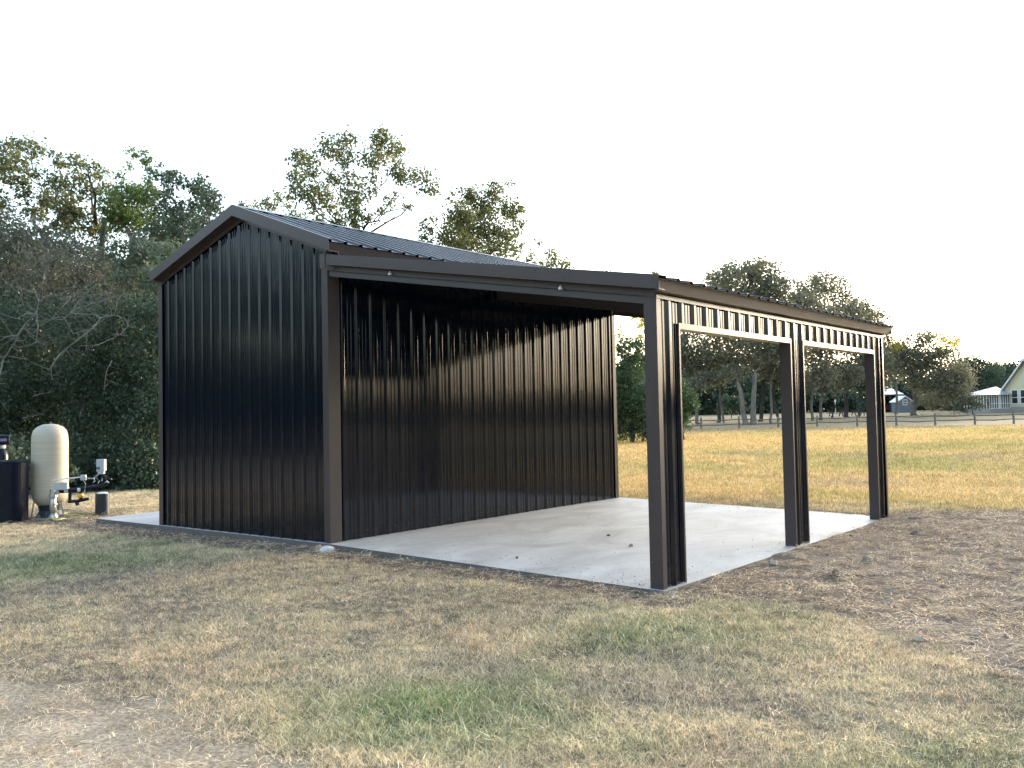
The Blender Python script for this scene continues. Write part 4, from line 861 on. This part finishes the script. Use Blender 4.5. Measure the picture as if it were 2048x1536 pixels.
tree('oak_tree', 'small sparse treetop above the lean-to roof, furthest right of the roofline trees', 'tree', gbase(1105, 38), cl(38, [(1104, 512, 18, 16, .5), (1124, 531, 18, 11, .6), (1080, 486, 18, 9, .2), (1090, 540, 20, 14, .6), (1308, 552, 14, 9, .3), (1290, 565, 20, 10, .4), (1060, 520, 20, 15, .4), (1150, 560, 30, 15, .6), (1210, 575, 40, 20, .6)], .8, 65), leaf=.115, dens=1.75, fmat=f_oak, bmat=m_barkd, tr=.15, fork=at(1120, 600, 38), seed=66, twigs=3)
for i, (u, d_, lb) in enumerate([(520, 40, 'shaded tree hidden behind the gable peak'), (700, 42, 'shaded tree hidden behind the shed wall'), (900, 44, 'shaded tree hidden behind the middle of the shed'), (1080, 46, 'shaded tree hidden behind the lean-to')]):
    tree('woodland_tree', lb, 'tree', gbase(u, d_), cl(d_, [(u+a, v, 60, 50, .5) for a in (-45, 45) for v in range(600, 880, 80)], 1.2, 70+i), leaf=.2, dens=.5, fmat=f_dark, bmat=m_barkd, tr=.16, group='trees hidden behind the shed', seed=71+i, twigs=1)
# --- right of the shed wall, seen under the lean-to
tree('cedar_tree', 'dark cedar between the shed wall and the nearest carport post', 'tree', gbase(1262, 46), cl(46, [(1262, 700, 24, 22), (1255, 740, 28, 30), (1280, 730, 24, 24), (1262, 790, 38, 34), (1290, 800, 30, 34), (1262, 835, 42, 34), (1240, 850, 30, 28), (1295, 850, 24, 30), (1225, 800, 30, 60), (1245, 690, 14, 14, .5)], .7, 80), leaf=.14, dens=1.6, fmat=f_ced, bmat=m_barkd, tr=.12, fork=at(1262, 780, 46), seed=81, sub=.25)
tree('elm_tree', 'sunlit yellow-green treetop above the dark cedar under the roof edge', 'tree', gbase(1300, 52), cl(52, [(1278, 640, 14, 18, .8), (1292, 660, 20, 24, .7), (1270, 672, 10, 10, .3), (1295, 620, 16, 14, .5), (1240, 672, 12, 16, .5), (1236, 650, 8, 8, .4), (1310, 690, 20, 24), (1238, 700, 12, 14, .5)], .7, 82), leaf=.2, dens=.7, fmat=f_sunlit, bmat=m_bark, tr=.14, fork=at(1290, 740, 52), seed=83)
tree('cedar_tree', 'bright green feathery cedar just right of the nearest carport post', 'tree', gbase(1365, 48), cl(48, [(1362, 790, 20, 14), (1370, 810, 24, 18), (1380, 795, 14, 10, .7), (1362, 835, 20, 20), (1350, 850, 24, 22), (1340, 800, 24, 24), (1355, 770, 16, 16), (1385, 815, 12, 8, .6)], .4, 84), leaf=.13, dens=1.6, fmat=f_ced, bmat=m_barkd, tr=.1, fork=at(1358, 810, 48), seed=85, sub=.2)
# --- live oaks beyond the fence
OA = 'spreading live oaks beyond the split-rail fence'
def oak(u, dep, tw, lean, cls, lb, fm=f_loak, bm=m_bark, seed=1, fv=760, dens=.75, sec=None):
    bs = gbase(u, dep); tree('live_oak', lb, 'tree', bs, cl(dep, cls, 2.2, seed), leaf=.28, dens=dens*2.8, fmat=fm, bmat=bm, tr=tw*dep/F/2*.85, fork=at(u+lean, fv, dep), group=OA, seed=seed, twigs=3, sub=.42, second=sec, lr=.5)
oak(1397, 88, 9, -14, [(1375, 690, 30, 24, .8), (1400, 720, 34, 26), (1372, 740, 30, 26), (1410, 760, 26, 16, .8), (1390, 650, 26, 22, .6), (1350, 700, 26, 30), (1380, 770, 24, 12, .8)], 'leaning live oak with grey trunk, leftmost through the first opening', seed=101, dens=.8)
oak(1436, 92, 10, 6, [(1440, 600, 34, 26, .9), (1420, 640, 34, 28), (1462, 650, 34, 28), (1440, 700, 40, 30), (1430, 745, 34, 18), (1430, 565, 26, 20, .7)], 'dark-trunked live oak second from left through the first opening', bm=m_barkd, seed=102)
oak(1447, 90, 6, -8, [(1455, 730, 22, 14), (1430, 760, 20, 10), (1470, 745, 22, 12)], 'thin small oak right beside the dark-trunked live oak', seed=103, fv=775)
oak(1490, 84, 14, -16, [(1480, 560, 36, 24, .9), (1450, 560, 30, 26, .8), (1500, 610, 40, 30), (1460, 640, 36, 30), (1490, 700, 40, 30, .9), (1465, 750, 30, 14, .7), (1475, 535, 26, 12, .6)], 'stout pale-trunked live oak leaning left, in the middle of the first opening', seed=104, bm=m_bark)
oak(1505, 84, 15, 3, [(1530, 545, 34, 20, .8), (1555, 575, 34, 26, .9), (1520, 600, 36, 30), (1560, 640, 34, 30), (1530, 690, 40, 30, .9), (1570, 700, 28, 26), (1510, 530, 24, 12, .6)], 'largest pale upright live oak trunk in the first opening', seed=105, fv=745)
oak(1520, 93, 10, 8, [(1540, 740, 30, 20), (1520, 720, 30, 24), (1560, 745, 24, 14)], 'brown-trunked oak right behind the largest pale trunk', bm=m_barkd, seed=106)
oak(1541, 87, 7, 0, [(1550, 680, 30, 24), (1560, 720, 26, 20), (1580, 660, 26, 26), (1590, 610, 26, 26)], 'slim straight pale-trunked oak near the right side of the first opening', seed=107)
oak(1553, 90, 7, -6, [(1580, 745, 28, 22), (1590, 700, 26, 26), (1560, 765, 20, 10)], 'dark oak with arching limb close to the middle carport post', bm=m_barkd, seed=108)
oak(1623, 92, 7, 2, [(1625, 575, 30, 24, .8), (1650, 565, 26, 22, .7), (1610, 620, 34, 30), (1640, 640, 36, 32), (1620, 700, 36, 32), (1640, 750, 30, 22), (1610, 770, 26, 14)], 'live oak with thin twin stems just right of the middle carport post', seed=109)
oak(1641, 94, 8, 2, [(1680, 590, 28, 20, .7), (1690, 630, 34, 28), (1670, 680, 36, 30), (1660, 740, 30, 20), (1655, 780, 24, 8, .7), (1680, 560, 14, 12, .4)], 'pale-trunked live oak second from left through the second opening', seed=110, fm=f_brown)
oak(1664, 100, 6, 14, [(1700, 750, 30, 18), (1680, 770, 26, 10)], 'curved slender oak arching right, through the second opening', bm=m_barkd, seed=111, fv=785)
oak(1693, 104, 11, 0, [(1715, 620, 30, 22, .8), (1735, 640, 26, 24, .8), (1710, 680, 34, 30), (1740, 700, 30, 30), (1700, 740, 34, 24), (1735, 760, 28, 20)], 'dark stout oak in deep shade through the second opening', bm=m_barkd, seed=112, fm=f_dark, fv=770)
oak(1716, 102, 6, 3, [(1755, 640, 24, 16, .5), (1765, 670, 18, 22, .6), (1750, 720, 26, 26), (1745, 770, 24, 16), (1770, 655, 14, 10, .3)], 'slim dark oak nearest the far corner post in the second opening', bm=m_barkd, seed=113, sec=f_sunlit)
oak(1828, 108, 13, 0, [(1836, 680, 30, 14, .8), (1870, 672, 26, 10, .55, 2), (1905, 680, 16, 10, .5, 2), (1895, 695, 22, 10, .6, 2), (1800, 708, 24, 16, .8), (1830, 720, 34, 24, 1.1), (1865, 715, 30, 20, .8), (1806, 740, 24, 14, .8), (1860, 755, 40, 24, 1.1), (1905, 745, 30, 22, 1.1), (1922, 765, 20, 20), (1900, 785, 36, 18), (1870, 800, 30, 12), (1785, 690, 14, 16, .5, 2), (1784, 728, 14, 16, .6), (1890, 705, 24, 12, .6)], 'wide spreading oak standing alone right of the far carport post', seed=114, fv=730, sec=f_sunlit)
oak(1792, 124, 7, 0, [(1790, 700, 20, 16, .6), (1782, 722, 22, 18, .9), (1800, 735, 22, 14, .8), (1778, 752, 18, 16, .8), (1765, 735, 20, 22)], 'smaller oak filling the gap between the far corner post and the lone spreading oak', seed=117, sec=f_sunlit)
oak(1930, 135, 8, 0, [(1940, 725, 30, 14, .8), (1965, 735, 24, 14, .8), (1930, 750, 34, 24), (1970, 760, 30, 24), (1945, 790, 40, 18), (1985, 745, 16, 12)], 'dark oak behind the screened porch of the yellow house', seed=115, fm=f_dark, bm=m_barkd)
oak(2010, 150, 8, 0, [(2000, 740, 24, 16), (2030, 745, 26, 18), (1990, 770, 24, 20), (2060, 740, 30, 20), (2020, 780, 40, 20), (2100, 740, 40, 30)], 'dark tree rising behind the gable of the yellow house', seed=116, fm=f_dark, bm=m_barkd)
tree('shrub', 'broad brownish rounded shrub in front of the screened porch', 'bush', gbase(1945, 106), cl(106, [(1930, 806, 14, 8, .8), (1948, 802, 16, 11), (1962, 808, 14, 10), (1940, 814, 22, 7), (1942, 792, 9, 7, .6)], .5, 90), leaf=.22, dens=.8, fmat=f_brown, bmat=m_barkd, tr=.06, seed=91, fork=at(1945, 812, 106))
tree('shrub', 'low pale shrubs on the lawn left of the brownish round shrub', 'bush', gbase(1908, 105), cl(105, [(1900, 818, 10, 4), (1915, 818, 10, 4), (1926, 820, 8, 4)], .4, 92), leaf=.18, dens=.8, fmat=f_grey, bmat=m_barkd, tr=.04, seed=93, fork=at(1908, 819, 105))
# far woods closing the view all round (uncountable)
def far_woods():
    rg = np.random.default_rng(99); VV = []; TT = []
    spec = [(a, rg.uniform(150, 185), 0) for a in np.arange(-.90, -.02, .011)]+[(a, rg.uniform(120, 170), 1) for a in np.arange(0.0, 5.35, .02)]
    for a, d_, back in spec:
        az = a; d_ = d_/math.cos(a-YAW)+8 if back == 0 else d_
        x_ = CAM[0]+d_*math.sin(az); y_ = CAM[1]+d_*math.cos(az); z0 = float(ground_z(x_, y_))
        h = (7.5+3.5*vnoise(np.array(a*9), np.array(2.), 5))*(.62 if a > -.32 else 1) if back == 0 else (10+6*vnoise(np.array(a*6), np.array(3.), 6))*(.40 if .42 < a < 1.35 else 1.25 if a < .42 else 1)  # unseen sunward stretch raised to block the sun, next one lowered for wall reflections
        for k in range(3):
            rr = h*.32; c = np.array([x_+rg.normal()*2, y_+rg.normal()*2, z0+h*(.14+.3*k)]); n = 700 if back == 0 else 90
            V, T, _ = leafcloud(c, np.array([rr*1.2, rr*1.2, rr]), n, .7 if back == 0 else 1.4, rg, 8, .3); VV.append(V); TT.append(T)
    V = np.concatenate(VV); me = npmesh('far_woods', V, np.arange(len(V)).reshape(-1, 4), {'tint': ('FLOAT', np.concatenate(TT))})
    link('far_woods', me, f_dark, label='distant line of dark woods closing off the fields', cat='woods', kind='stuff')
far_woods()
def near_woods():      # the wood goes on round the left side, behind the viewer
    rg = np.random.default_rng(98); VV = []; TT = []
    for k in range(46):
        a = -1.75-k*.043; d_ = rg.uniform(26, 40); x_ = -2+d_*math.sin(a); y_ = -2+d_*math.cos(a); h = rg.uniform(9, 13)
        for j in range(5):
            c = np.array([x_+rg.normal()*1.2, y_+rg.normal()*1.2, h*(.12+.19*j)-.2]); V, T, _ = leafcloud(c, np.array([2.6, 2.6, 1.9])*(1-.09*j), 420, .34, rg, 9, .3); VV.append(V); TT.append(T)
    V = np.concatenate(VV); me = npmesh('side_woods', V, np.arange(len(V)).reshape(-1, 4), {'tint': ('FLOAT', np.concatenate(TT))})
    link('side_woods', me, f_dark, label='edge of the dark wood curving round beyond the left side of the yard', cat='woods', kind='stuff')
near_woods()
# ------------------------------------------------------------------ split-rail fence
m_rail = mat('weathered_rail', (.13, .115, .10), .95, var=.3, scale=3, bump=.5, stretch=(1, 1, 1))
m_post = mat('weathered_post', (.16, .14, .12), .95, var=.3, scale=5, bump=.6)
fpos = [(1324, 862), (1402, 857), (1478, 858.5), (1556, 856), (1634, 854), (1714, 852), (1792, 850), (1870, 848), (1949, 847), (2027, 846), (2106, 844), (2186, 843)]
FP = []
for i, (u, v) in enumerate(fpos):
    d_ = 71+.12*i; q = at(u, 830, d_); FP.append(Vector((q[0], q[1], float(ground_z(q[0], q[1])))))
fe = empty('split_rail_fence', FP[0], 'weathered split-rail fence with two rails crossing the far side of the field', 'fence')
r = random.Random(12)
for i, q in enumerate(FP):
    hh = 1.02+r.uniform(-.05, .07); MB().tube([q-Vector((0, 0, .2)), q+Vector((r.uniform(-.02, .02), 0, hh*.5)), q+Vector((r.uniform(-.05, .05), 0, hh))], [.095, .085, .075], 7).build('fence_post', m_post, fe)
    if i < len(FP)-1:
        for z in (.42, .82):
            a = q+Vector((0, 0, z+r.uniform(-.04, .04))); c = FP[i+1]+Vector((0, 0, z+r.uniform(-.04, .04))); m_ = (a+c)/2+Vector((r.uniform(-.03, .03), 0, -.04+r.uniform(-.04, .02)))
            MB().tube([a, m_, c], [.045, .055, .045], 6).build('fence_rail', m_rail, fe)
# ------------------------------------------------------------------ yellow farmhouse, far right
m_yel = mat('pale_yellow_siding', (.66, .60, .40), .7, var=.06, scale=1, bump=.6, bscale=1.2, stretch=(.01, .01, 14))
m_tin = mat('pale_tin_roof', (.42, .45, .49), .4, metal=.2, var=.08, scale=2); m_tin2 = mat('lilac_grey_tin_roof', (.17, .165, .21), .5, metal=.1, var=.1, scale=2)
m_wt = mat('white_trim_paint', (.78, .78, .74), .5, var=.05); m_dkw = mat('dark_glass', (.03, .035, .045), .15, var=.3, scale=.5); m_scr = mat('screen_mesh', (.075, .078, .08), .6, var=.3, scale=2)
m_found = mat('grey_foundation', (.34, .33, .32), .9, var=.15, scale=1)
m_soff = mat('grey_soffit_boards', (.30, .28, .26), .8, var=.1)  # boards in an even mid grey
HDp = 118.; PXM = HDp/F
g_dir = (RD*.48-FD*.877).normalized(); r_dir = (RD*.877+FD*.48).normalized()   # along the gable wall / along the ridge
h0 = at(2012, 826, HDp); h0 = Vector((h0[0], h0[1], 0)); hz_ = float(ground_z(h0[0], h0[1])); h0.z = hz_
hs_ = empty('yellow_house', h0, 'pale yellow gabled farmhouse with steep tin roof and a screened porch at the right edge', 'house')
GWID = 6.2; EV = 3.25; RDG = 7.25; LEN = 11.; FND = .75
def HP(a, b_, z): return h0+g_dir*a+r_dir*b_+Vector((0, 0, z))
mb = MB()
for aa, bb_, cc, dd_ in ((0, 0, GWID, 0), (GWID, 0, GWID, LEN), (GWID, LEN, 0, LEN), (0, LEN, 0, 0)): mb.quad(HP(aa, bb_, FND), HP(cc, dd_, FND), HP(cc, dd_, EV), HP(aa, bb_, EV))
i = len(mb.v)
for b_ in (0, LEN):
    i = len(mb.v); mb.v += [tuple(HP(0, b_, EV)), tuple(HP(GWID, b_, EV)), tuple(HP(GWID/2, b_, RDG-.25))]; mb.f.append((i, i+1, i+2))
mb.build('siding_wall', m_yel, hs_)
mb = MB(); mb.hexa([HP(.03, .03, -.3), HP(GWID-.03, .03, -.3), HP(GWID-.03, LEN-.03, -.3), HP(.03, LEN-.03, -.3), HP(.03, .03, FND), HP(GWID-.03, .03, FND), HP(GWID-.03, LEN-.03, FND), HP(.03, LEN-.03, FND)]); mb.build('foundation', m_found, hs_)
for sgn in (0, 1):
    ea = -.55 if sgn == 0 else GWID+.55; ez = EV-.72; t = .12
    def rp_(a, b_, z): return HP(a, b_, z)
    mb = MB(); mb.hexa([rp_(ea, -.75, ez), rp_(GWID/2, -.75, RDG-t), rp_(GWID/2, LEN+.5, RDG-t), rp_(ea, LEN+.5, ez), rp_(ea, -.75, ez+t), rp_(GWID/2, -.75, RDG), rp_(GWID/2, LEN+.5, RDG), rp_(ea, LEN+.5, ez+t)]); mb.build('roof', m_tin2, hs_)
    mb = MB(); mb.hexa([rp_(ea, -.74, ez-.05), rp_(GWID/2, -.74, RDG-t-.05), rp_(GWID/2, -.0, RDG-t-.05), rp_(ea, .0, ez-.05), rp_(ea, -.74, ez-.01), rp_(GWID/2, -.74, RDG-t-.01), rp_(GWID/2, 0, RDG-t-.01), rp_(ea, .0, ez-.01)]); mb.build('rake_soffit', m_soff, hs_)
    mb = MB(); mb.hexa([rp_(ea, -.80, ez-.12), rp_(GWID/2, -.80, RDG-t-.12), rp_(GWID/2, -.755, RDG-t-.12), rp_(ea, -.755, ez-.12), rp_(ea, -.80, ez+t+.02), rp_(GWID/2, -.80, RDG+.02), rp_(GWID/2, -.755, RDG+.02), rp_(ea, -.755, ez+t+.02)]); mb.build('rake_board', m_wt, hs_)
def window(a, z, w_, h, rail=.45):
    fr = MB()
    def bar(a0, a1, z0, z1, mb_, d0=-.06, d1=-.005): mb_.hexa([HP(a0, d0, z0), HP(a1, d0, z0), HP(a1, d1, z0), HP(a0, d1, z0), HP(a0, d0, z1), HP(a1, d0, z1), HP(a1, d1, z1), HP(a0, d1, z1)])
    tk = .11
    bar(a-tk, a, z-tk, z+h+tk, fr); bar(a+w_, a+w_+tk, z-tk, z+h+tk, fr); bar(a, a+w_, z-tk, z, fr); bar(a, a+w_, z+h, z+h+tk, fr); bar(a, a+w_, z+h*rail-.04, z+h*rail+.04, fr, -.05)
    o = fr.build('window', m_wt, hs_); g_ = MB(); bar(a, a+w_, z, z+h, g_, -.03, -.006); p_ = g_.build('pane', m_dkw, None); p_.parent = o
    p_.data.transform(Matrix.Translation(-h0)); return o
window(.95, 1.25, .75, 1.75); window(2.15, 1.25, .75, 1.75); window(4.1, 1.25, .75, 1.75); window(2.75, 5.0, .6, .85, .99)
# screened porch on the left
def PP(a, f2, z): return h0-r_dir*a+g_dir*f2+Vector((0, 0, z))
PW, PD = 4.6, 3.0; PB, PE = .55, 2.45
mb = MB(); mb.hexa([PP(PW, -PD, -.3), PP(0, -PD, -.3), PP(0, .6, -.3), PP(PW, .6, -.3), PP(PW, -PD, PB), PP(0, -PD, PB), PP(0, .6, PB), PP(PW, .6, PB)]); mb.build('porch_floor', m_found, hs_)
mb = MB(); ov = .5
i = len(mb.v); mb.v += [tuple(q) for q in (PP(PW+ov, .6+ov, PE+.0), PP(-.0, .6+ov, PE+.0), PP(0, -PD*.4, PE+1.15), PP(PW*.15, -PD*.4, PE+1.1), PP(PW+ov, -PD-ov, PE), PP(0, -PD-ov, PE))]
mb.f += [(i, i+1, i+2, i+3), (i, i+3, i+4), (i+3, i+2, i+5, i+4), (i, i+4, i+5, i+1)]; mb.build('porch_roof', m_tin, hs_)
ns = 9
for k in range(ns+1):
    a = PW*k/ns; mb = MB(); mb.beam(PP(a, .6, PB), PP(a, .6, PE-.02), .10, .10, tuple(r_dir)); mb.build('porch_post', m_wt, hs_)
    mb = MB(); a2 = -PD+(.6+PD)*k/ns; mb.beam(PP(PW, a2, PB), PP(PW, a2, PE-.02), .10, .10, tuple(r_dir)); mb.build('porch_post', m_wt, hs_)
for z in (PB+.72, PB+.06): MB().beam(PP(0, .61, z), PP(PW, .61, z), .10, .08).build('porch_rail', m_wt, hs_)
for k in range(ns):
    if k == 4: continue
    a0, a1 = PW*k/ns+.06, PW*(k+1)/ns-.06; MB().quad(PP(a1, .585, PB), PP(a0, .585, PB), PP(a0, .585, PE-.03), PP(a1, .585, PE-.03)).build('screen', m_scr, hs_)
a0, a1 = PW*4/ns, PW*5/ns; dr = MB(); dr.quad(PP(a1, .59, PB), PP(a0, .59, PB), PP(a0, .59, PE-.1), PP(a1, .59, PE-.1)); dr.build('screen', m_scr, hs_)
dr = MB()
for q0, q1 in (((a0+.06, PB), (a0+.06, PE-.1)), ((a1-.06, PB), (a1-.06, PE-.1)), (((a0+a1)/2, PB), ((a0+a1)/2, PE-.1)), ((a0, PB+.8), (a1, PB+.8)), ((a0, PE-.1), (a1, PE-.1))): dr.beam(PP(q0[0], .66, q0[1]), PP(q1[0], .66, q1[1]), .07, .07, tuple(g_dir))
dr.build('screen_door', m_wt, hs_)
# ------------------------------------------------------------------ grey garden shed, carport, car, garden things
m_gs = mat('blue_grey_board', (.155, .17, .20), .8, var=.1, scale=1); m_wr = mat('white_roof_edge', (.75, .77, .8), .5, var=.05)
gd = 140.; c0 = at(1811, 822, gd); c0 = Vector((c0[0], c0[1], float(ground_z(c0[0], c0[1])))); sc_ = gd/F
gs_ = empty('garden_shed', c0, 'small blue-grey garden shed with white roof edge and white-framed window', 'shed')
def G_(a, f2, z): return c0+RD*a+FD*f2+Vector((0, 0, z))
w2 = 13.5*sc_; e_ = 24*sc_; pk = 32.5*sc_; dp = 2.6
mb = MB()
for q in (((-w2, 0), (w2, 0)), ((w2, 0), (w2, dp)), ((w2, dp), (-w2, dp)), ((-w2, dp), (-w2, 0))): mb.quad(G_(*q[0], -.2), G_(*q[1], -.2), G_(*q[1], e_), G_(*q[0], e_))
for f2 in (0, dp): i = len(mb.v); mb.v += [tuple(G_(-w2, f2, e_)), tuple(G_(w2, f2, e_)), tuple(G_(0, f2, pk))]; mb.f.append((i, i+1, i+2))
mb.build('board_wall', m_gs, gs_)
for s in (-1, 1):
    a1 = G_(s*(w2+.28), -.2, e_-.28); a2 = G_(0, -.2, pk); b1 = G_(s*(w2+.28), dp+.2, e_-.28); b2 = G_(0, dp+.2, pk); z_ = Vector((0, 0, .14))
    MB().hexa([a1, a2, b2, b1, a1+z_, a2+z_, b2+z_, b1+z_]).build('roof', m_wr, gs_)
wx = -.05; fr = MB()
for q in ((wx-.38, wx+.38, 1.22, 1.32), (wx-.38, wx+.38, 2.05, 2.15), (wx-.38, wx-.28, 1.32, 2.05), (wx+.28, wx+.38, 1.32, 2.05), (wx-.28, wx+.28, 1.65, 1.71), (wx-.03, wx+.03, 1.32, 2.05)):
    fr.hexa([G_(q[0], -.06, q[2]), G_(q[1], -.06, q[2]), G_(q[1], -.005, q[2]), G_(q[0], -.005, q[2]), G_(q[0], -.06, q[3]), G_(q[1], -.06, q[3]), G_(q[1], -.005, q[3]), G_(q[0], -.005, q[3])])
wn = fr.build('window', m_wt, gs_); pn = MB().quad(G_(wx-.28, -.02, 1.32), G_(wx+.28, -.02, 1.32), G_(wx+.28, -.02, 2.05), G_(wx-.28, -.02, 2.05)).build('pane', m_dkw, None); pn.parent = wn; pn.data.transform(Matrix.Translation(-c0))
# open barn with vehicle
d2 = 150.; c1 = at(1782, 822, d2); c1 = Vector((c1[0], c1[1], float(ground_z(c1[0], c1[1])))); s2 = d2/F
bn = empty('open_barn', c1, 'dark open-fronted barn with a pale metal roof left of the garden shed', 'barn')
def B_(a, f2, z): return c1+RD*a+FD*f2+Vector((0, 0, z))
m_bd = mat('dark_barn_board', (.035, .035, .04), .8, var=.2, scale=1)
hw = 20*s2; hh = 35*s2
for nm_, q in (('back_wall', ((-hw, 6), (hw, 6))), ('side_wall', ((-hw, 0), (-hw, 6))), ('side_wall', ((hw, 0), (hw, 6)))): MB().beam(B_(*q[0], hh/2-.1), B_(*q[1], hh/2-.1), .12, hh+.2).build(nm_, m_bd, bn)
for a in (-hw+.1, 0, hw-.1): MB().beam(B_(a, 0, -.2), B_(a, 0, hh), .22, .22, tuple(RD)).build('post', m_bd, bn)
MB().hexa([B_(-hw-.4, -.5, hh), B_(hw+.4, -.5, hh), B_(hw+.4, 6.5, hh+1.6), B_(-hw-.4, 6.5, hh+1.6), B_(-hw-.4, -.5, hh+.12), B_(hw+.4, -.5, hh+.12), B_(hw+.4, 6.5, hh+1.72), B_(-hw-.4, 6.5, hh+1.72)]).build('roof', m_tin, bn)
cc = B_(.1, 1.8, 0); car = empty('parked_car', cc, 'dark red and white car parked under the open barn roof', 'car')
def K_(a, f2, z): return cc+RD*a+FD*f2+Vector((0, 0, z))
m_car = mat('dark_red_car_paint', (.10, .02, .02), .25, var=.1); m_tyre = mat('tyre_rubber', (.02, .02, .02), .8)
def carprof(pts, y0, y1, name, m):
    mb = MB(); n = len(pts); mb.v = [tuple(K_(x_, y0, z_)) for x_, z_ in pts]+[tuple(K_(x_, y1, z_)) for x_, z_ in pts]
    mb.f = [tuple(range(n)), tuple(range(n, 2*n))[::-1]]+[(i, n+i, n+(i+1) % n, (i+1) % n) for i in range(n)]; return mb.build(name, m, car, bevel=.04)
carprof([(-2.1, .35), (2.1, .35), (2.15, .7), (1.9, .9), (1.1, .95), (-1.2, .98), (-2.0, .85), (-2.15, .6)], 0, 1.7, 'body', m_car)
carprof([(-1.25, .95), (1.0, .95), (.45, 1.4), (-.7, 1.42)], .12, 1.58, 'cabin', m_dkw)
carprof([(.9, .55), (1.6, .5), (1.5, .86), (1.0, .88)], -.02, .0, 'white_door_panel', m_wr)
for a in (-1.3, 1.35):
    for y0 in (-.03, 1.5): MB().tube([K_(a, y0, .33), K_(a, y0+.22, .33)], .33, 16).build('wheel', m_tyre, car)
# picnic tables and lamp post in the shade
m_tab = mat('grey_picnic_wood', (.09, .08, .08), .8, var=.2)
def picnic(u, dep, w_, lb):
    c = at(u, 822, dep); c = Vector((c[0], c[1], float(ground_z(c[0], c[1])))); e = empty('picnic_table', c, lb, 'table', 'garden furniture under the oaks')
    q = lambda a, f2, z: c+RD*a+FD*f2+Vector((0, 0, z))
    MB().beam(q(-w_/2, 0, .74), q(w_/2, 0, .74), .75, .06).build('table_top', m_tab, e)
    for f2 in (-.62, .62): MB().beam(q(-w_/2, f2, .45), q(w_/2, f2, .45), .26, .05).build('bench', m_tab, e)
    for a in (-w_*.33, w_*.33):
        for s in (-1, 1): MB().beam(q(a, s*.7, 0), q(a, s*.15, .72), .08, .1, tuple(RD)).build('leg', m_tab, e)
picnic(1672, 112, 2.0, 'dark picnic table in the gap beside the curved oak')
picnic(1716, 116, 1.8, 'dark picnic table at the foot of the slim dark oak')
c = at(1671, 822, 118); c = Vector((c[0], c[1], float(ground_z(c[0], c[1]))))
e = empty('lamp_post', c, 'thin white pole standing behind the dark picnic table', 'pole')
MB().tube([c, c+Vector((0, 0, 1.9))], [.07, .055], 8).build('pole', m_wt, e); MB().lathe([(.1, 1.9), (.14, 1.95), (.12, 2.15), (.03, 2.25)], c, 10).build('lamp_head', m_wt, e)
tree('evergreen_bush', 'dark low bush in deep shade behind the stout leaning live oak', 'bush', gbase(1463, 112), cl(112, [(1452, 812, 12, 12), (1468, 812, 14, 13), (1480, 815, 12, 11), (1460, 800, 14, 9)], .4, 95), leaf=.25, dens=1.6, fmat=f_dark, bmat=m_barkd, tr=.06, seed=96, fork=at(1465, 818, 112))
